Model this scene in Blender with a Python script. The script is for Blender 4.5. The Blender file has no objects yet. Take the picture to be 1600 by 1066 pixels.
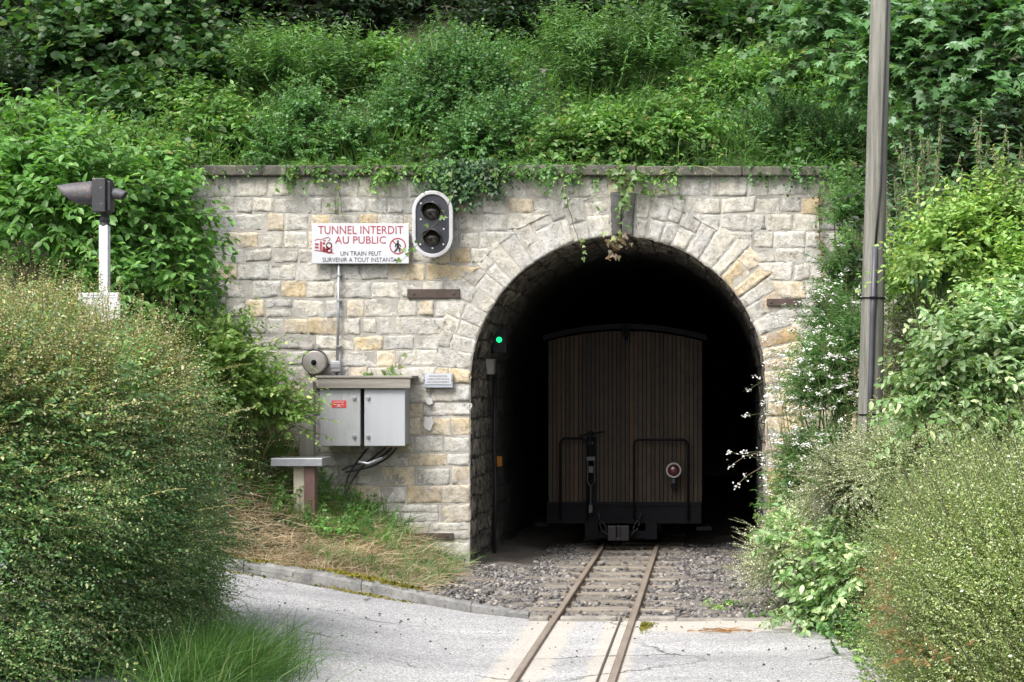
import bpy, math, random
import numpy as np

C = bpy.context.scene
COL = C.collection
PI = math.pi

# ------------------------------------------------------------------ camera, world, sun, exposure
CAMZ, DIST, F = 1.8, 20.0, 3200.0
cam = bpy.data.cameras.new("camera")
cam.sensor_width = 36.0
cam.lens = F / 1600 * 36.0
cam.shift_x = -312 / 1600
cam.shift_y = 63 / 1600
cam.clip_end = 2000
cam_o = bpy.data.objects.new("camera", cam)
cam_o.location = (0, -DIST, CAMZ)
cam_o.rotation_euler = (PI / 2, 0, 0)
COL.objects.link(cam_o)
C.camera = cam_o

SUN_EL, SUN_AZ = math.radians(52), math.radians(213)      # azimuth from +Y clockwise
w = bpy.data.worlds.new("World")
C.world = w
w.use_nodes = True
nt = w.node_tree
sky = nt.nodes.new("ShaderNodeTexSky")
sky.sky_type = 'NISHITA'
sky.sun_disc = False
sky.sun_elevation = SUN_EL
sky.sun_rotation = SUN_AZ
sky.dust_density = 6.0
sky.air_density = 1.0
sky.ozone_density = 1.0
hs = nt.nodes.new("ShaderNodeHueSaturation")
hs.inputs['Saturation'].default_value = 0.45
nt.links.new(sky.outputs[0], hs.inputs['Color'])
bg = nt.nodes["Background"]
nt.links.new(hs.outputs[0], bg.inputs[0])
bg.inputs[1].default_value = 0.15

sun = bpy.data.lights.new("sun", 'SUN')
sun.energy = 1.6
sun.angle = math.radians(22)
sun.color = (1.0, 0.975, 0.94)
sun_o = bpy.data.objects.new("sun", sun)
sd = np.array([math.sin(SUN_AZ) * math.cos(SUN_EL), math.cos(SUN_AZ) * math.cos(SUN_EL), math.sin(SUN_EL)])
from mathutils import Vector
sun_o.rotation_euler = Vector(sd).to_track_quat('Z', 'Y').to_euler()
sun_o.location = (-8, -8, 20)
COL.objects.link(sun_o)

C.view_settings.view_transform = 'Standard'
C.view_settings.look = 'None'
C.view_settings.exposure = 1.1
C.view_settings.gamma = 1.0
C.view_settings.use_curve_mapping = False
C.render.engine = 'CYCLES'
C.cycles.max_bounces = 8
C.cycles.diffuse_bounces = 6
C.cycles.transparent_max_bounces = 4


def W(px, py, d=20.0):
    return np.array([(px - 1112) * d / F, d - DIST, CAMZ + (596 - py) * d / F])


# ------------------------------------------------------------------ materials
def new_mat(name):
    m = bpy.data.materials.new(name)
    m.use_nodes = True
    return m, m.node_tree, m.node_tree.nodes["Principled BSDF"]


def N(t, kind, **kw):
    n = t.nodes.new(kind)
    for k, v in kw.items():
        if k in n.inputs:
            n.inputs[k].default_value = v
        else:
            setattr(n, k, v)
    return n


def ramp(t, stops, interp='LINEAR'):
    r = t.nodes.new("ShaderNodeValToRGB")
    r.color_ramp.interpolation = interp
    e = r.color_ramp.elements
    while len(e) < len(stops):
        e.new(0.5)
    for el, (p, c) in zip(e, stops):
        el.position = p
        el.color = (c[0], c[1], c[2], 1) if len(c) == 3 else c
    return r


def mixc(t, fac, a, b, blend='MIX'):
    m = t.nodes.new("ShaderNodeMix")
    m.data_type = 'RGBA'
    m.blend_type = blend
    for sock, v in ((m.inputs[0], fac), (m.inputs[6], a), (m.inputs[7], b)):
        if hasattr(v, 'links'):
            t.links.new(v, sock)
        elif isinstance(v, (int, float)):
            sock.default_value = v
        else:
            sock.default_value = (v[0], v[1], v[2], 1)
    return m.outputs[2]


def pos_noise(t, scale, detail=4, rough=0.6, stretch=(1, 1, 1)):
    g = t.nodes.new("ShaderNodeNewGeometry")
    mp = N(t, "ShaderNodeMapping")
    mp.inputs['Scale'].default_value = stretch
    t.links.new(g.outputs['Position'], mp.inputs[0])
    n = t.nodes.new("ShaderNodeTexNoise")
    n.inputs['Scale'].default_value = scale
    n.inputs['Detail'].default_value = detail
    n.inputs['Roughness'].default_value = rough
    t.links.new(mp.outputs[0], n.inputs['Vector'])
    return n


def bump(t, b, h, strength, dist=0.01):
    bp = t.nodes.new("ShaderNodeBump")
    bp.inputs['Strength'].default_value = strength
    bp.inputs['Distance'].default_value = dist
    t.links.new(h, bp.inputs['Height'])
    t.links.new(bp.outputs[0], b.inputs['Normal'])
    return bp


def simple(name, a, b2=None, rough=0.6, scale=6, metal=0.0, bumpy=0.15, spec=0.4, stretch=(1, 1, 1), wear=None, wear_at=(0.6, 0.68)):
    m, t, b = new_mat(name)
    b2 = b2 or tuple(x * 0.6 for x in a)
    n = pos_noise(t, scale, 6, 0.65, stretch)
    r = ramp(t, [(0.35, a), (0.7, b2)])
    t.links.new(n.outputs[0], r.inputs[0])
    col = r.outputs[0]
    if wear:
        n2 = pos_noise(t, scale * 5, 6, 0.7, stretch)
        r2 = ramp(t, [(wear_at[0], (0, 0, 0)), (wear_at[1], (1, 1, 1))])
        t.links.new(n2.outputs[0], r2.inputs[0])
        col = mixc(t, r2.outputs[0], col, wear)
    t.links.new(col, b.inputs['Base Color'])
    b.inputs['Roughness'].default_value = rough
    b.inputs['Metallic'].default_value = metal
    b.inputs['Specular IOR Level'].default_value = spec
    if bumpy:
        n3 = pos_noise(t, scale * 8, 5, 0.7, stretch)
        bump(t, b, n3.outputs[0], bumpy, 0.01)
    return m


def leaf_mat(name, stops, rough=0.45, trans=0.4, spec=0.45, tint=(1.2, 1.25, 0.55), clump=0.45):
    m, t, b = new_mat(name)
    stops = [(p_, (c_[0], c_[1], c_[2] * (1.45 if c_[1] > c_[0] * 1.2 else 1))) for p_, c_ in stops]
    g = t.nodes.new("ShaderNodeNewGeometry")
    r = ramp(t, stops)
    t.links.new(g.outputs['Random Per Island'], r.inputs[0])
    n = pos_noise(t, 1.3, 3, 0.6)
    rr = ramp(t, [(0.3, (1 - clump,) * 3), (0.7, (1 + clump * 0.5,) * 3)])
    t.links.new(n.outputs[0], rr.inputs[0])
    col = mixc(t, 1.0, r.outputs[0], rr.outputs[0], 'MULTIPLY')
    t.links.new(col, b.inputs['Base Color'])
    b.inputs['Roughness'].default_value = rough
    b.inputs['Specular IOR Level'].default_value = spec
    tr = t.nodes.new("ShaderNodeBsdfTranslucent")
    t.links.new(mixc(t, 1.0, col, tint, 'MULTIPLY'), tr.inputs[0])
    ms = t.nodes.new("ShaderNodeMixShader")
    ms.inputs[0].default_value = trans
    t.links.new(b.outputs[0], ms.inputs[1])
    t.links.new(tr.outputs[0], ms.inputs[2])
    t.links.new(ms.outputs[0], t.nodes["Material Output"].inputs[0])
    return m


M = {}
M['hazel'] = leaf_mat("hazel leaf", [(0, (0.026, 0.08, 0.013)), (.6, (0.05, 0.13, 0.024)), (.9, (0.1, 0.2, 0.042)), (1, (0.16, 0.235, 0.075))])
M['dark'] = leaf_mat("dark leaf", [(0, (0.012, 0.035, 0.009)), (.7, (0.025, 0.061, 0.015)), (1, (0.046, 0.099, 0.025))])
M['dogwood'] = leaf_mat("dogwood leaf", [(0, (0.083, 0.214, 0.030)), (.6, (0.138, 0.317, 0.048)), (1, (0.221, 0.428, 0.076))])
M['small'] = leaf_mat("small shrub leaf", [(0, (0.059, 0.162, 0.033)), (.6, (0.101, 0.244, 0.052)), (.93, (0.169, 0.341, 0.075)), (1, (0.288, 0.421, 0.133))])
M['bramble'] = leaf_mat("bramble leaf", [(0, (0.079, 0.198, 0.026)), (.6, (0.139, 0.298, 0.046)), (.93, (0.212, 0.397, 0.066)), (1, (0.291, 0.238, 0.093))])
M['willow'] = leaf_mat("willowherb leaf", [(0, (0.079, 0.198, 0.040)), (.6, (0.125, 0.264, 0.053)), (1, (0.185, 0.343, 0.079))])
M['maple'] = leaf_mat("maple leaf", [(0, (0.066, 0.165, 0.033)), (.6, (0.110, 0.242, 0.061)), (.9, (0.187, 0.341, 0.110)), (1, (0.308, 0.440, 0.220))], rough=.45, spec=.4)
M['ivy'] = leaf_mat("ivy leaf", [(0, (0.030, 0.083, 0.022)), (.7, (0.053, 0.135, 0.033)), (1, (0.105, 0.210, 0.053))], rough=.4)
M['creeper'] = leaf_mat("creeper leaf", [(0, (.1, .2, .03)), (.8, (.15, .26, .05)), (1, (.2, .24, .07))])
M['withered'] = leaf_mat("withered leaf", [(0, (.12, .07, .04)), (.5, (.17, .13, .06)), (.8, (.12, .15, .05)), (1, (.2, .1, .08))])
M['redcreep'] = leaf_mat("reddening leaf", [(0, (.16, .06, .03)), (.5, (.14, .12, .04)), (1, (.08, .14, .04))])
M['nettle'] = leaf_mat("nettle leaf", [(0, (0.069, 0.172, 0.046)), (.6, (0.115, 0.230, 0.069)), (1, (0.172, 0.310, 0.103))])
M['catkin'] = leaf_mat("seed spike", [(0, (.16, .19, .09)), (.6, (.24, .26, .14)), (1, (.32, .27, .19))], rough=.8, trans=.15)
M['yellow'] = leaf_mat("yellow green leaf", [(0, (0.177, 0.340, 0.051)), (.5, (0.287, 0.479, 0.085)), (.85, (0.420, 0.605, 0.148)), (1, (0.574, 0.680, 0.205))])
M['glossy'] = leaf_mat("glossy pale leaf", [(0, (0.138, 0.265, 0.058)), (.5, (0.230, 0.391, 0.107)), (.78, (0.391, 0.529, 0.215)), (1, (0.644, 0.724, 0.397))], rough=.42, spec=.5)
M['cotone'] = leaf_mat("tiny silver leaf", [(0, (0.112, 0.200, 0.055)), (.4, (0.250, 0.338, 0.133)), (.68, (0.475, 0.525, 0.297)), (.84, (0.800, 0.825, 0.594)), (1, (0.850, 0.850, 0.792))], rough=.4, spec=.6)
M['hedge'] = leaf_mat("hedge leaf", [(0, (0.085, 0.210, 0.055)), (.55, (0.158, 0.319, 0.078)), (.85, (0.292, 0.441, 0.110)), (.95, (0.634, 0.707, 0.266)), (1, (0.850, 0.850, 0.612))], rough=.33, spec=.7)  # near-white end of the ramp stands in for glints on the leaves
M['hedgetop'] = leaf_mat("young hedge leaf", [(0, (0.171, 0.216, 0.057)), (.5, (0.317, 0.341, 0.115)), (.78, (0.476, 0.455, 0.207)), (.9, (0.476, 0.354, 0.196)), (1, (0.850, 0.850, 0.644))], rough=.4, spec=.6)  # whitest leaves are glints put into the colour
M['rhedge'] = leaf_mat("lime hedge leaf", [(0, (0.192, 0.288, 0.066)), (.5, (0.312, 0.414, 0.114)), (.78, (0.444, 0.516, 0.198)), (.9, (0.624, 0.660, 0.384)), (1, (0.850, 0.850, 0.816))], rough=.35, spec=.6)  # palest leaves are highlights painted into the colour ramp
M['brownleaf'] = leaf_mat("scorched leaf", [(0, (.2, .09, .035)), (.6, (.3, .15, .06)), (1, (.36, .24, .11))], rough=.8, spec=.1)
M['grass'] = leaf_mat("grass blade", [(0, (0.066, 0.185, 0.026)), (.6, (0.118, 0.265, 0.046)), (.92, (0.185, 0.344, 0.066)), (1, (0.370, 0.356, 0.146))])
M['lush'] = leaf_mat("lush grass blade", [(0, (0.045, 0.123, 0.016)), (.6, (0.081, 0.194, 0.029)), (.92, (0.135, 0.264, 0.045)), (1, (0.270, 0.264, 0.108))])
M['dry'] = leaf_mat("dry grass blade", [(0, (.38, .29, .175)), (.4, (.55, .45, .3)), (.75, (.68, .58, .42)), (.9, (.42, .34, .22)), (1, (.36, .2, .1))], rough=.8, spec=.15, tint=(1, .95, .7))
M['flower'] = leaf_mat("white petal", [(0, (.7, .7, .66)), (1, (.85, .85, .82))], rough=.6, trans=.3, tint=(1, 1, 1), clump=0)
M['stem'] = simple("green stem", (.07, .12, .03), (.1, .1, .04), .6, 4, bumpy=0)
M['twig'] = simple("brown twig", (.06, .045, .03), (.1, .08, .055), .8, 4, bumpy=0)
M['paletwig'] = simple("pale twig", (.24, .19, .12), (.14, .11, .07), .8, 4, bumpy=0)

M['bark'] = simple("bark", (.07, .055, .04), (.03, .026, .02), .9, 8, bumpy=.5, stretch=(1, 1, .25))
M['soil'] = simple("bank soil", (.035, .036, .016), (.02, .03, .01), .95, 3, bumpy=.5)
M['coping'] = simple("weathered coping", (.14, .13, .108), (.05, .05, .042), .9, 4, bumpy=.6, wear=(.22, .21, .16), wear_at=(.58, .66))
M['kerb'] = simple("kerb concrete", (.23, .23, .222), (.085, .085, .083), .9, 5, bumpy=.6, wear=(.06, .06, .055), wear_at=(.58, .66))
M['moss'] = leaf_mat("moss", [(0, (.14, .12, .02)), (.6, (.2, .17, .03)), (1, (.12, .16, .03))], rough=.95, spec=.05, trans=.1)
M['white_metal'] = simple("white enamel", (.66, .67, .68), (.6, .61, .62), .4, 3, bumpy=.03, wear=(.35, .32, .27), wear_at=(.68, .74))
M['sign_white'] = simple("sign white", (.5, .51, .55), (.45, .46, .49), .35, 2, bumpy=.02, wear=(.5, .49, .46), wear_at=(.66, .74))
M['sign_red'] = simple("sign red", (.32, .035, .05), (.26, .05, .06), .5, 9, bumpy=0)
M['sign_black'] = simple("sign black", (.025, .025, .03), (.05, .05, .06), .5, 9, bumpy=0)
M['alu'] = simple("aluminium rim", (.46, .465, .48), (.34, .345, .355), .4, 3, metal=.15, bumpy=.05)
M['signal_black'] = simple("signal black", (.02, .023, .032), (.032, .034, .044), .45, 4, bumpy=.05)
M['hood'] = simple("hood black", (.05, .05, .048), (.08, .077, .07), .5, 6, bumpy=.08)
M['lens'] = simple("dark lens", (.035, .03, .025), (.02, .018, .016), .12, 4, bumpy=.0, spec=.8)
M['bolt'] = simple("bright bolt", (.7, .7, .7), (.5, .5, .5), .3, 4, metal=.6, bumpy=0)
M['lamp_black'] = simple("chipped black paint", (.022, .023, .027), (.035, .035, .04), .5, 7, bumpy=.15, wear=(.2, .15, .11), wear_at=(.62, .66))
M['lamp_rust'] = simple("rusting hood", (.075, .078, .088), (.05, .05, .058), .55, 9, bumpy=.2, wear=(.2, .1, .05), wear_at=(.56, .64))
M['white_post'] = simple("white post", (.62, .63, .66), (.56, .57, .6), .45, 3, bumpy=.03)
M['galv'] = simple("galvanised grey", (.36, .37, .39), (.25, .26, .28), .4, 5, metal=.5, bumpy=.08)
M['cabinet'] = simple("cabinet grey", (.36, .375, .4), (.32, .335, .35), .4, 3, bumpy=.03, stretch=(3, 3, .4), wear=(.3, .3, .27), wear_at=(.64, .78))
M['cab_old'] = simple("stained cabinet grey", (.34, .355, .365), (.28, .285, .285), .45, 3, bumpy=.03, stretch=(3, 3, .5), wear=(.2, .2, .16), wear_at=(.57, .72))
M['gap'] = simple("cabinet shadow side", (.12, .12, .12), (.08, .08, .08), .6, 3, bumpy=0)
M['greywood'] = simple("weathered timber", (.3, .28, .25), (.16, .145, .125), .9, 4, bumpy=.5, stretch=(.15, 1, 2))
M['postwood'] = simple("weathered post", (.34, .32, .29), (.16, .15, .13), .9, 5, bumpy=.5, stretch=(2, 2, .15))
M['polewood'] = simple("pole timber", (.24, .238, .205), (.085, .083, .074), .85, 9, bumpy=.9, stretch=(4, 4, .1), wear=(.09, .11, .075), wear_at=(.55, .66))
M['brownpost'] = simple("brown painted steel", (.13, .075, .065), (.09, .05, .045), .5, 5, bumpy=.1)
M['palepost'] = simple("pale post", (.45, .42, .34), (.32, .29, .23), .9, 5, bumpy=.3)
M['rust'] = simple("rusty iron", (.085, .06, .05), (.05, .04, .035), .85, 12, bumpy=.4)
M['bell'] = simple("grey bell metal", (.3, .285, .27), (.2, .18, .165), .5, 8, metal=.4, bumpy=.1)
M['cable'] = simple("black cable", (.018, .018, .02), (.03, .03, .033), .5, 5, bumpy=0)
M['conduit'] = simple("dark plastic conduit", (.05, .05, .065), (.07, .07, .085), .4, 4, bumpy=.02)
M['sticker'] = simple("danger red", (.55, .045, .045), (.5, .05, .05), .4, 6, bumpy=0)
M['plate_blue'] = simple("grey blue plate", (.3, .32, .37), (.24, .26, .3), .5, 5, bumpy=.05)
M['orange'] = simple("orange box", (.5, .2, .03), (.38, .15, .03), .5, 5, bumpy=.05)
M['plaster'] = simple("white plaster", (.62, .62, .6), (.55, .54, .52), .9, 7, bumpy=.3)
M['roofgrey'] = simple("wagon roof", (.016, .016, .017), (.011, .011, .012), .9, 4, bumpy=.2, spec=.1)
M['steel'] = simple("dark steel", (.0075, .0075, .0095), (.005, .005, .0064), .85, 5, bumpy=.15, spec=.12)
M['chain'] = simple("worn iron", (.024, .022, .024), (.016, .015, .016), .45, 9, metal=.3, bumpy=.1)
M['rod'] = simple("bright rod", (.055, .058, .065), (.035, .037, .042), .4, 9, metal=.3, bumpy=.05)
M['tail_red'] = simple("tail lamp red", (.07, .014, .016), (.055, .011, .013), .15, 4, bumpy=0, spec=.7)
M['tail_white'] = simple("lamp ring", (.25, .245, .24), (.2, .2, .19), .4, 4, bumpy=0)
M['sleeper'] = simple("sleeper timber", (.25, .22, .18), (.12, .105, .085), .9, 6, bumpy=.5, stretch=(.3, 2, 1))
M['edging'] = simple("edging concrete", (.3, .28, .25), (.13, .12, .105), .9, 7, bumpy=.6)
M['inbox'] = simple("light grey box", (.42, .42, .4), (.3, .3, .29), .5, 6, bumpy=.05)


def mk_green_lamp():
    m, t, b = new_mat("lit green lamp")
    b.inputs['Base Color'].default_value = (.02, .5, .15, 1)
    b.inputs['Emission Color'].default_value = (.01, .8, .2, 1)
    b.inputs['Emission Strength'].default_value = 1.1
    return m


M['green'] = mk_green_lamp()


def mk_stone():
    m, t, b = new_mat("limestone blocks")
    at = N(t, "ShaderNodeAttribute", attribute_name="stone_tint")
    n1 = pos_noise(t, 2.2, 5, .65)
    n2 = pos_noise(t, 14, 7, .7)
    n3 = pos_noise(t, 55, 5, .75)
    r1 = ramp(t, [(.45, (0, 0, 0)), (.62, (1, 1, 1))])
    t.links.new(n1.outputs[0], r1.inputs[0])
    c = mixc(t, .0, at.outputs[0], at.outputs[0])
    gm = t.nodes.new("ShaderNodeMath"); gm.operation = 'MULTIPLY'; gm.inputs[1].default_value = .42
    t.links.new(r1.outputs[0], gm.inputs[0])
    c = mixc(t, gm.outputs[0], c, (.45, .47, .51))               # bluish lichen veil
    r2 = ramp(t, [(.3, (.6, .57, .52)), (.55, (1, 1, 1)), (.8, (1.14, 1.13, 1.12))])
    t.links.new(n2.outputs[0], r2.inputs[0])
    c = mixc(t, 1.0, c, r2.outputs[0], 'MULTIPLY')
    r3 = ramp(t, [(.3, (.4, .37, .32)), (.41, (1, 1, 1))])       # pits
    t.links.new(n3.outputs[0], r3.inputs[0])
    c = mixc(t, .8, c, r3.outputs[0], 'MULTIPLY')
    # grey weathering in blotches
    n4 = pos_noise(t, 1.1, 8, .72)
    r4 = ramp(t, [(.54, (0, 0, 0)), (.72, (.5, .5, .5))])
    t.links.new(n4.outputs[0], r4.inputs[0])
    c = mixc(t, r4.outputs[0], c, (.26, .25, .23))
    # dark run-off below the coping
    g = t.nodes.new("ShaderNodeNewGeometry")
    sx = t.nodes.new("ShaderNodeSeparateXYZ")
    t.links.new(g.outputs['Position'], sx.inputs[0])
    mr = N(t, "ShaderNodeMapRange")
    mr.inputs['From Min'].default_value = 3.0; mr.inputs['From Max'].default_value = 3.85
    t.links.new(sx.outputs[2], mr.inputs[0])
    n5 = pos_noise(t, 5, 5, .7, (1, 1, .25))
    r5 = ramp(t, [(.46, (0, 0, 0)), (.64, (.8, .8, .8))])
    t.links.new(n5.outputs[0], r5.inputs[0])
    mm = t.nodes.new("ShaderNodeMath"); mm.operation = 'MULTIPLY'
    t.links.new(mr.outputs[0], mm.inputs[0]); t.links.new(r5.outputs[0], mm.inputs[1])
    c = mixc(t, mm.outputs[0], c, (.15, .15, .135))
    # hairline cracks and chipped hollows
    vc = t.nodes.new("ShaderNodeTexVoronoi"); vc.feature = 'DISTANCE_TO_EDGE'; vc.inputs['Scale'].default_value = 9
    nq = pos_noise(t, 8, 5, .7)
    gq = t.nodes.new("ShaderNodeNewGeometry")
    t.links.new(mixc(t, .22, gq.outputs['Position'], nq.outputs[1]), vc.inputs['Vector'])
    rq = ramp(t, [(.004, (.42, .4, .37)), (.03, (1, 1, 1))])
    t.links.new(vc.outputs['Distance'], rq.inputs[0])
    nm = pos_noise(t, 4.5, 4, .6)
    rm_ = ramp(t, [(.46, (0, 0, 0)), (.56, (1, 1, 1))]); t.links.new(nm.outputs[0], rm_.inputs[0])
    c = mixc(t, rm_.outputs[0], c, mixc(t, 1.0, c, rq.outputs[0], 'MULTIPLY'))
    t.links.new(c, b.inputs['Base Color'])
    b.inputs['Roughness'].default_value = .92
    b.inputs['Specular IOR Level'].default_value = .15
    ad = t.nodes.new("ShaderNodeMath"); ad.operation = 'MULTIPLY_ADD'; ad.inputs[1].default_value = .45
    t.links.new(n3.outputs[0], ad.inputs[0]); t.links.new(n2.outputs[0], ad.inputs[2])
    bump(t, b, ad.outputs[0], .9, .022)
    return m


M['stone'] = mk_stone()
M['mortar'] = simple("lime mortar", (.4, .385, .35), (.22, .21, .19), .95, 4, bumpy=.6, wear=(.1, .095, .085), wear_at=(.6, .66))


def mk_lining():
    m, t, b = new_mat("sooty lining")
    uv = t.nodes.new("ShaderNodeUVMap")
    br = t.nodes.new("ShaderNodeTexBrick")
    br.inputs['Scale'].default_value = 1.0
    br.inputs['Brick Width'].default_value = .34
    br.inputs['Row Height'].default_value = .17
    br.inputs['Mortar Size'].default_value = .012
    br.inputs['Mortar Smooth'].default_value = .4
    br.inputs['Color1'].default_value = (.32, .3, .27, 1)
    br.inputs['Color2'].default_value = (.17, .16, .145, 1)
    br.inputs['Mortar'].default_value = (.1, .095, .085, 1)
    n0 = pos_noise(t, 3, 4, .6)
    mp = mixc(t, .13, uv.outputs[0], n0.outputs[1])
    t.links.new(mp, br.inputs['Vector'])
    n = pos_noise(t, 9, 7, .75)
    r = ramp(t, [(.38, (.2, .2, .2)), (.5, (.8, .8, .8)), (.68, (2.2, 2.1, 1.95))])
    t.links.new(n.outputs[0], r.inputs[0])
    c = mixc(t, 1.0, br.outputs[0], r.outputs[0], 'MULTIPLY')
    # soot away from the mouth, its grey paled to stand in for light deep inside
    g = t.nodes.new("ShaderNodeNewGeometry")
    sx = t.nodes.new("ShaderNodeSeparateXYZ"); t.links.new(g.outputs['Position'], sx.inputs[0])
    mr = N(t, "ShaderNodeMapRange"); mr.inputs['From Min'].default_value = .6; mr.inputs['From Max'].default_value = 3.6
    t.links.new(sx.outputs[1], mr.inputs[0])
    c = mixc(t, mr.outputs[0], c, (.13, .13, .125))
    t.links.new(c, b.inputs['Base Color'])
    b.inputs['Roughness'].default_value = .9
    b.inputs['Specular IOR Level'].default_value = .15
    ad = t.nodes.new("ShaderNodeMath"); ad.operation = 'SUBTRACT'
    t.links.new(n.outputs[0], ad.inputs[0]); t.links.new(br.outputs['Fac'], ad.inputs[1])
    bump(t, b, ad.outputs[0], .9, .03)
    return m


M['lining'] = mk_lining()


def mk_road():
    m, t, b = new_mat("worn asphalt")
    g = t.nodes.new("ShaderNodeNewGeometry")
    v = t.nodes.new("ShaderNodeTexVoronoi"); v.inputs['Scale'].default_value = 120
    t.links.new(g.outputs['Position'], v.inputs['Vector'])
    bw = t.nodes.new("ShaderNodeRGBToBW"); t.links.new(v.outputs['Color'], bw.inputs[0])
    r0 = ramp(t, [(.2, (.17, .17, .175)), (.5, (.31, .31, .317)), (.8, (.47, .467, .465))])
    t.links.new(bw.outputs[0], r0.inputs[0])
    n = pos_noise(t, .7, 5, .65, (.6, 1.6, 1))
    r = ramp(t, [(.34, (.74, .74, .75)), (.66, (1.15, 1.15, 1.14))])
    t.links.new(n.outputs[0], r.inputs[0])
    c = mixc(t, 1.0, r0.outputs[0], r.outputs[0], 'MULTIPLY')
    # sandy dust by the rails and along the far edge
    sx = t.nodes.new("ShaderNodeSeparateXYZ"); t.links.new(g.outputs['Position'], sx.inputs[0])

    def band(sock, centre, half):
        a = t.nodes.new("ShaderNodeMath"); a.operation = 'SUBTRACT'; a.inputs[1].default_value = centre
        t.links.new(sock, a.inputs[0])
        a2 = t.nodes.new("ShaderNodeMath"); a2.operation = 'ABSOLUTE'; t.links.new(a.outputs[0], a2.inputs[0])
        q = N(t, "ShaderNodeMapRange"); q.inputs['From Min'].default_value = half; q.inputs['From Max'].default_value = 0
        t.links.new(a2.outputs[0], q.inputs[0])
        return q.outputs[0]
    s1 = band(sx.outputs[0], -1.2, .3)
    s2 = band(sx.outputs[0], -.66, .22)
    s3 = band(sx.outputs[1], -4.7, .75)
    mx = t.nodes.new("ShaderNodeMath"); mx.operation = 'MAXIMUM'; t.links.new(s1, mx.inputs[0]); t.links.new(s2, mx.inputs[1])
    # far-edge band only right of the rails
    ri = N(t, "ShaderNodeMapRange"); ri.inputs['From Min'].default_value = -.9; ri.inputs['From Max'].default_value = -.3
    t.links.new(sx.outputs[0], ri.inputs[0])
    s3m = t.nodes.new("ShaderNodeMath"); s3m.operation = 'MULTIPLY'; t.links.new(s3, s3m.inputs[0]); t.links.new(ri.outputs[0], s3m.inputs[1])
    mx2 = t.nodes.new("ShaderNodeMath"); mx2.operation = 'MAXIMUM'; t.links.new(mx.outputs[0], mx2.inputs[0]); t.links.new(s3m.outputs[0], mx2.inputs[1])
    nn = pos_noise(t, 3.5, 7, .72)
    ad = t.nodes.new("ShaderNodeMath"); ad.operation = 'ADD'; t.links.new(mx2.outputs[0], ad.inputs[0]); t.links.new(nn.outputs[0], ad.inputs[1])
    rs = ramp(t, [(.8, (0, 0, 0)), (1.15, (.6, .6, .6))])
    t.links.new(ad.outputs[0], rs.inputs[0])
    c = mixc(t, rs.outputs[0], c, (.43, .395, .335))
    # cracks and dark crumbs
    v2 = t.nodes.new("ShaderNodeTexVoronoi"); v2.feature = 'DISTANCE_TO_EDGE'; v2.inputs['Scale'].default_value = .8
    nd = pos_noise(t, 3, 6, .7)
    t.links.new(mixc(t, .25, g.outputs['Position'], nd.outputs[1]), v2.inputs['Vector'])
    rc = ramp(t, [(.004, (.28, .28, .28)), (.012, (1, 1, 1))])
    t.links.new(v2.outputs['Distance'], rc.inputs[0])
    nk = pos_noise(t, .9, 3, .5)
    rk = ramp(t, [(.5, (0, 0, 0)), (.6, (1, 1, 1))])
    t.links.new(nk.outputs[0], rk.inputs[0])
    c = mixc(t, rk.outputs[0], c, mixc(t, 1.0, c, rc.outputs[0], 'MULTIPLY'))
    t.links.new(c, b.inputs['Base Color'])
    b.inputs['Roughness'].default_value = .9
    b.inputs['Specular IOR Level'].default_value = .25
    bump(t, b, v.outputs['Distance'], .5, .008)
    return m


M['road'] = mk_road()


def mk_island(name, stops, rough=.9, bscale=30, bstr=.4, metal=0):
    m, t, b = new_mat(name)
    g = t.nodes.new("ShaderNodeNewGeometry")
    r = ramp(t, stops)
    t.links.new(g.outputs['Random Per Island'], r.inputs[0])
    n = pos_noise(t, bscale, 5, .7)
    rr = ramp(t, [(.3, (.65, .65, .65)), (.7, (1.25, 1.25, 1.25))])
    t.links.new(n.outputs[0], rr.inputs[0])
    t.links.new(mixc(t, 1.0, r.outputs[0], rr.outputs[0], 'MULTIPLY'), b.inputs['Base Color'])
    b.inputs['Roughness'].default_value = rough
    b.inputs['Specular IOR Level'].default_value = .3
    bump(t, b, n.outputs[0], bstr, .01)
    return m


M['ballast'] = mk_island("ballast", [(0, (.06, .055, .055)), (.45, (.12, .115, .115)), (.75, (.19, .18, .17)), (.92, (.3, .285, .26)), (1, (.14, .095, .075))])
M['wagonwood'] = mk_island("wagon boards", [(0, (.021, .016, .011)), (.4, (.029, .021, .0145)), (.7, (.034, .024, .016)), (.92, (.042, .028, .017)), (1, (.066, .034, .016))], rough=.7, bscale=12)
M['ballastbed'] = simple("ballast bed", (.2, .18, .155), (.1, .09, .078), .95, 20, bumpy=.8)


def mk_rail():
    m, t, b = new_mat("rail steel")
    g = t.nodes.new("ShaderNodeNewGeometry")
    sx = t.nodes.new("ShaderNodeSeparateXYZ"); t.links.new(g.outputs['Normal'], sx.inputs[0])
    n = pos_noise(t, 12, 5, .7, (1, .2, 1))
    r = ramp(t, [(.35, (.12, .08, .055)), (.7, (.2, .145, .1))])
    t.links.new(n.outputs[0], r.inputs[0])
    r2 = ramp(t, [(.35, (.2, .165, .135)), (.7, (.3, .26, .22))])
    t.links.new(n.outputs[0], r2.inputs[0])
    st = ramp(t, [(.8, (0, 0, 0)), (.95, (1, 1, 1))]); t.links.new(sx.outputs[2], st.inputs[0])
    t.links.new(mixc(t, st.outputs[0], r.outputs[0], r2.outputs[0]), b.inputs['Base Color'])
    b.inputs['Roughness'].default_value = .55
    b.inputs['Metallic'].default_value = .2
    bump(t, b, n.outputs[0], .2, .005)
    return m


M['rail'] = mk_rail()


# ------------------------------------------------------------------ mesh helpers
def tag(o, label=None, cat=None, group=None, kind=None):
    if label: o['label'] = label
    if cat: o['category'] = cat
    if group: o['group'] = group
    if kind: o['kind'] = kind
    return o


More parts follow.
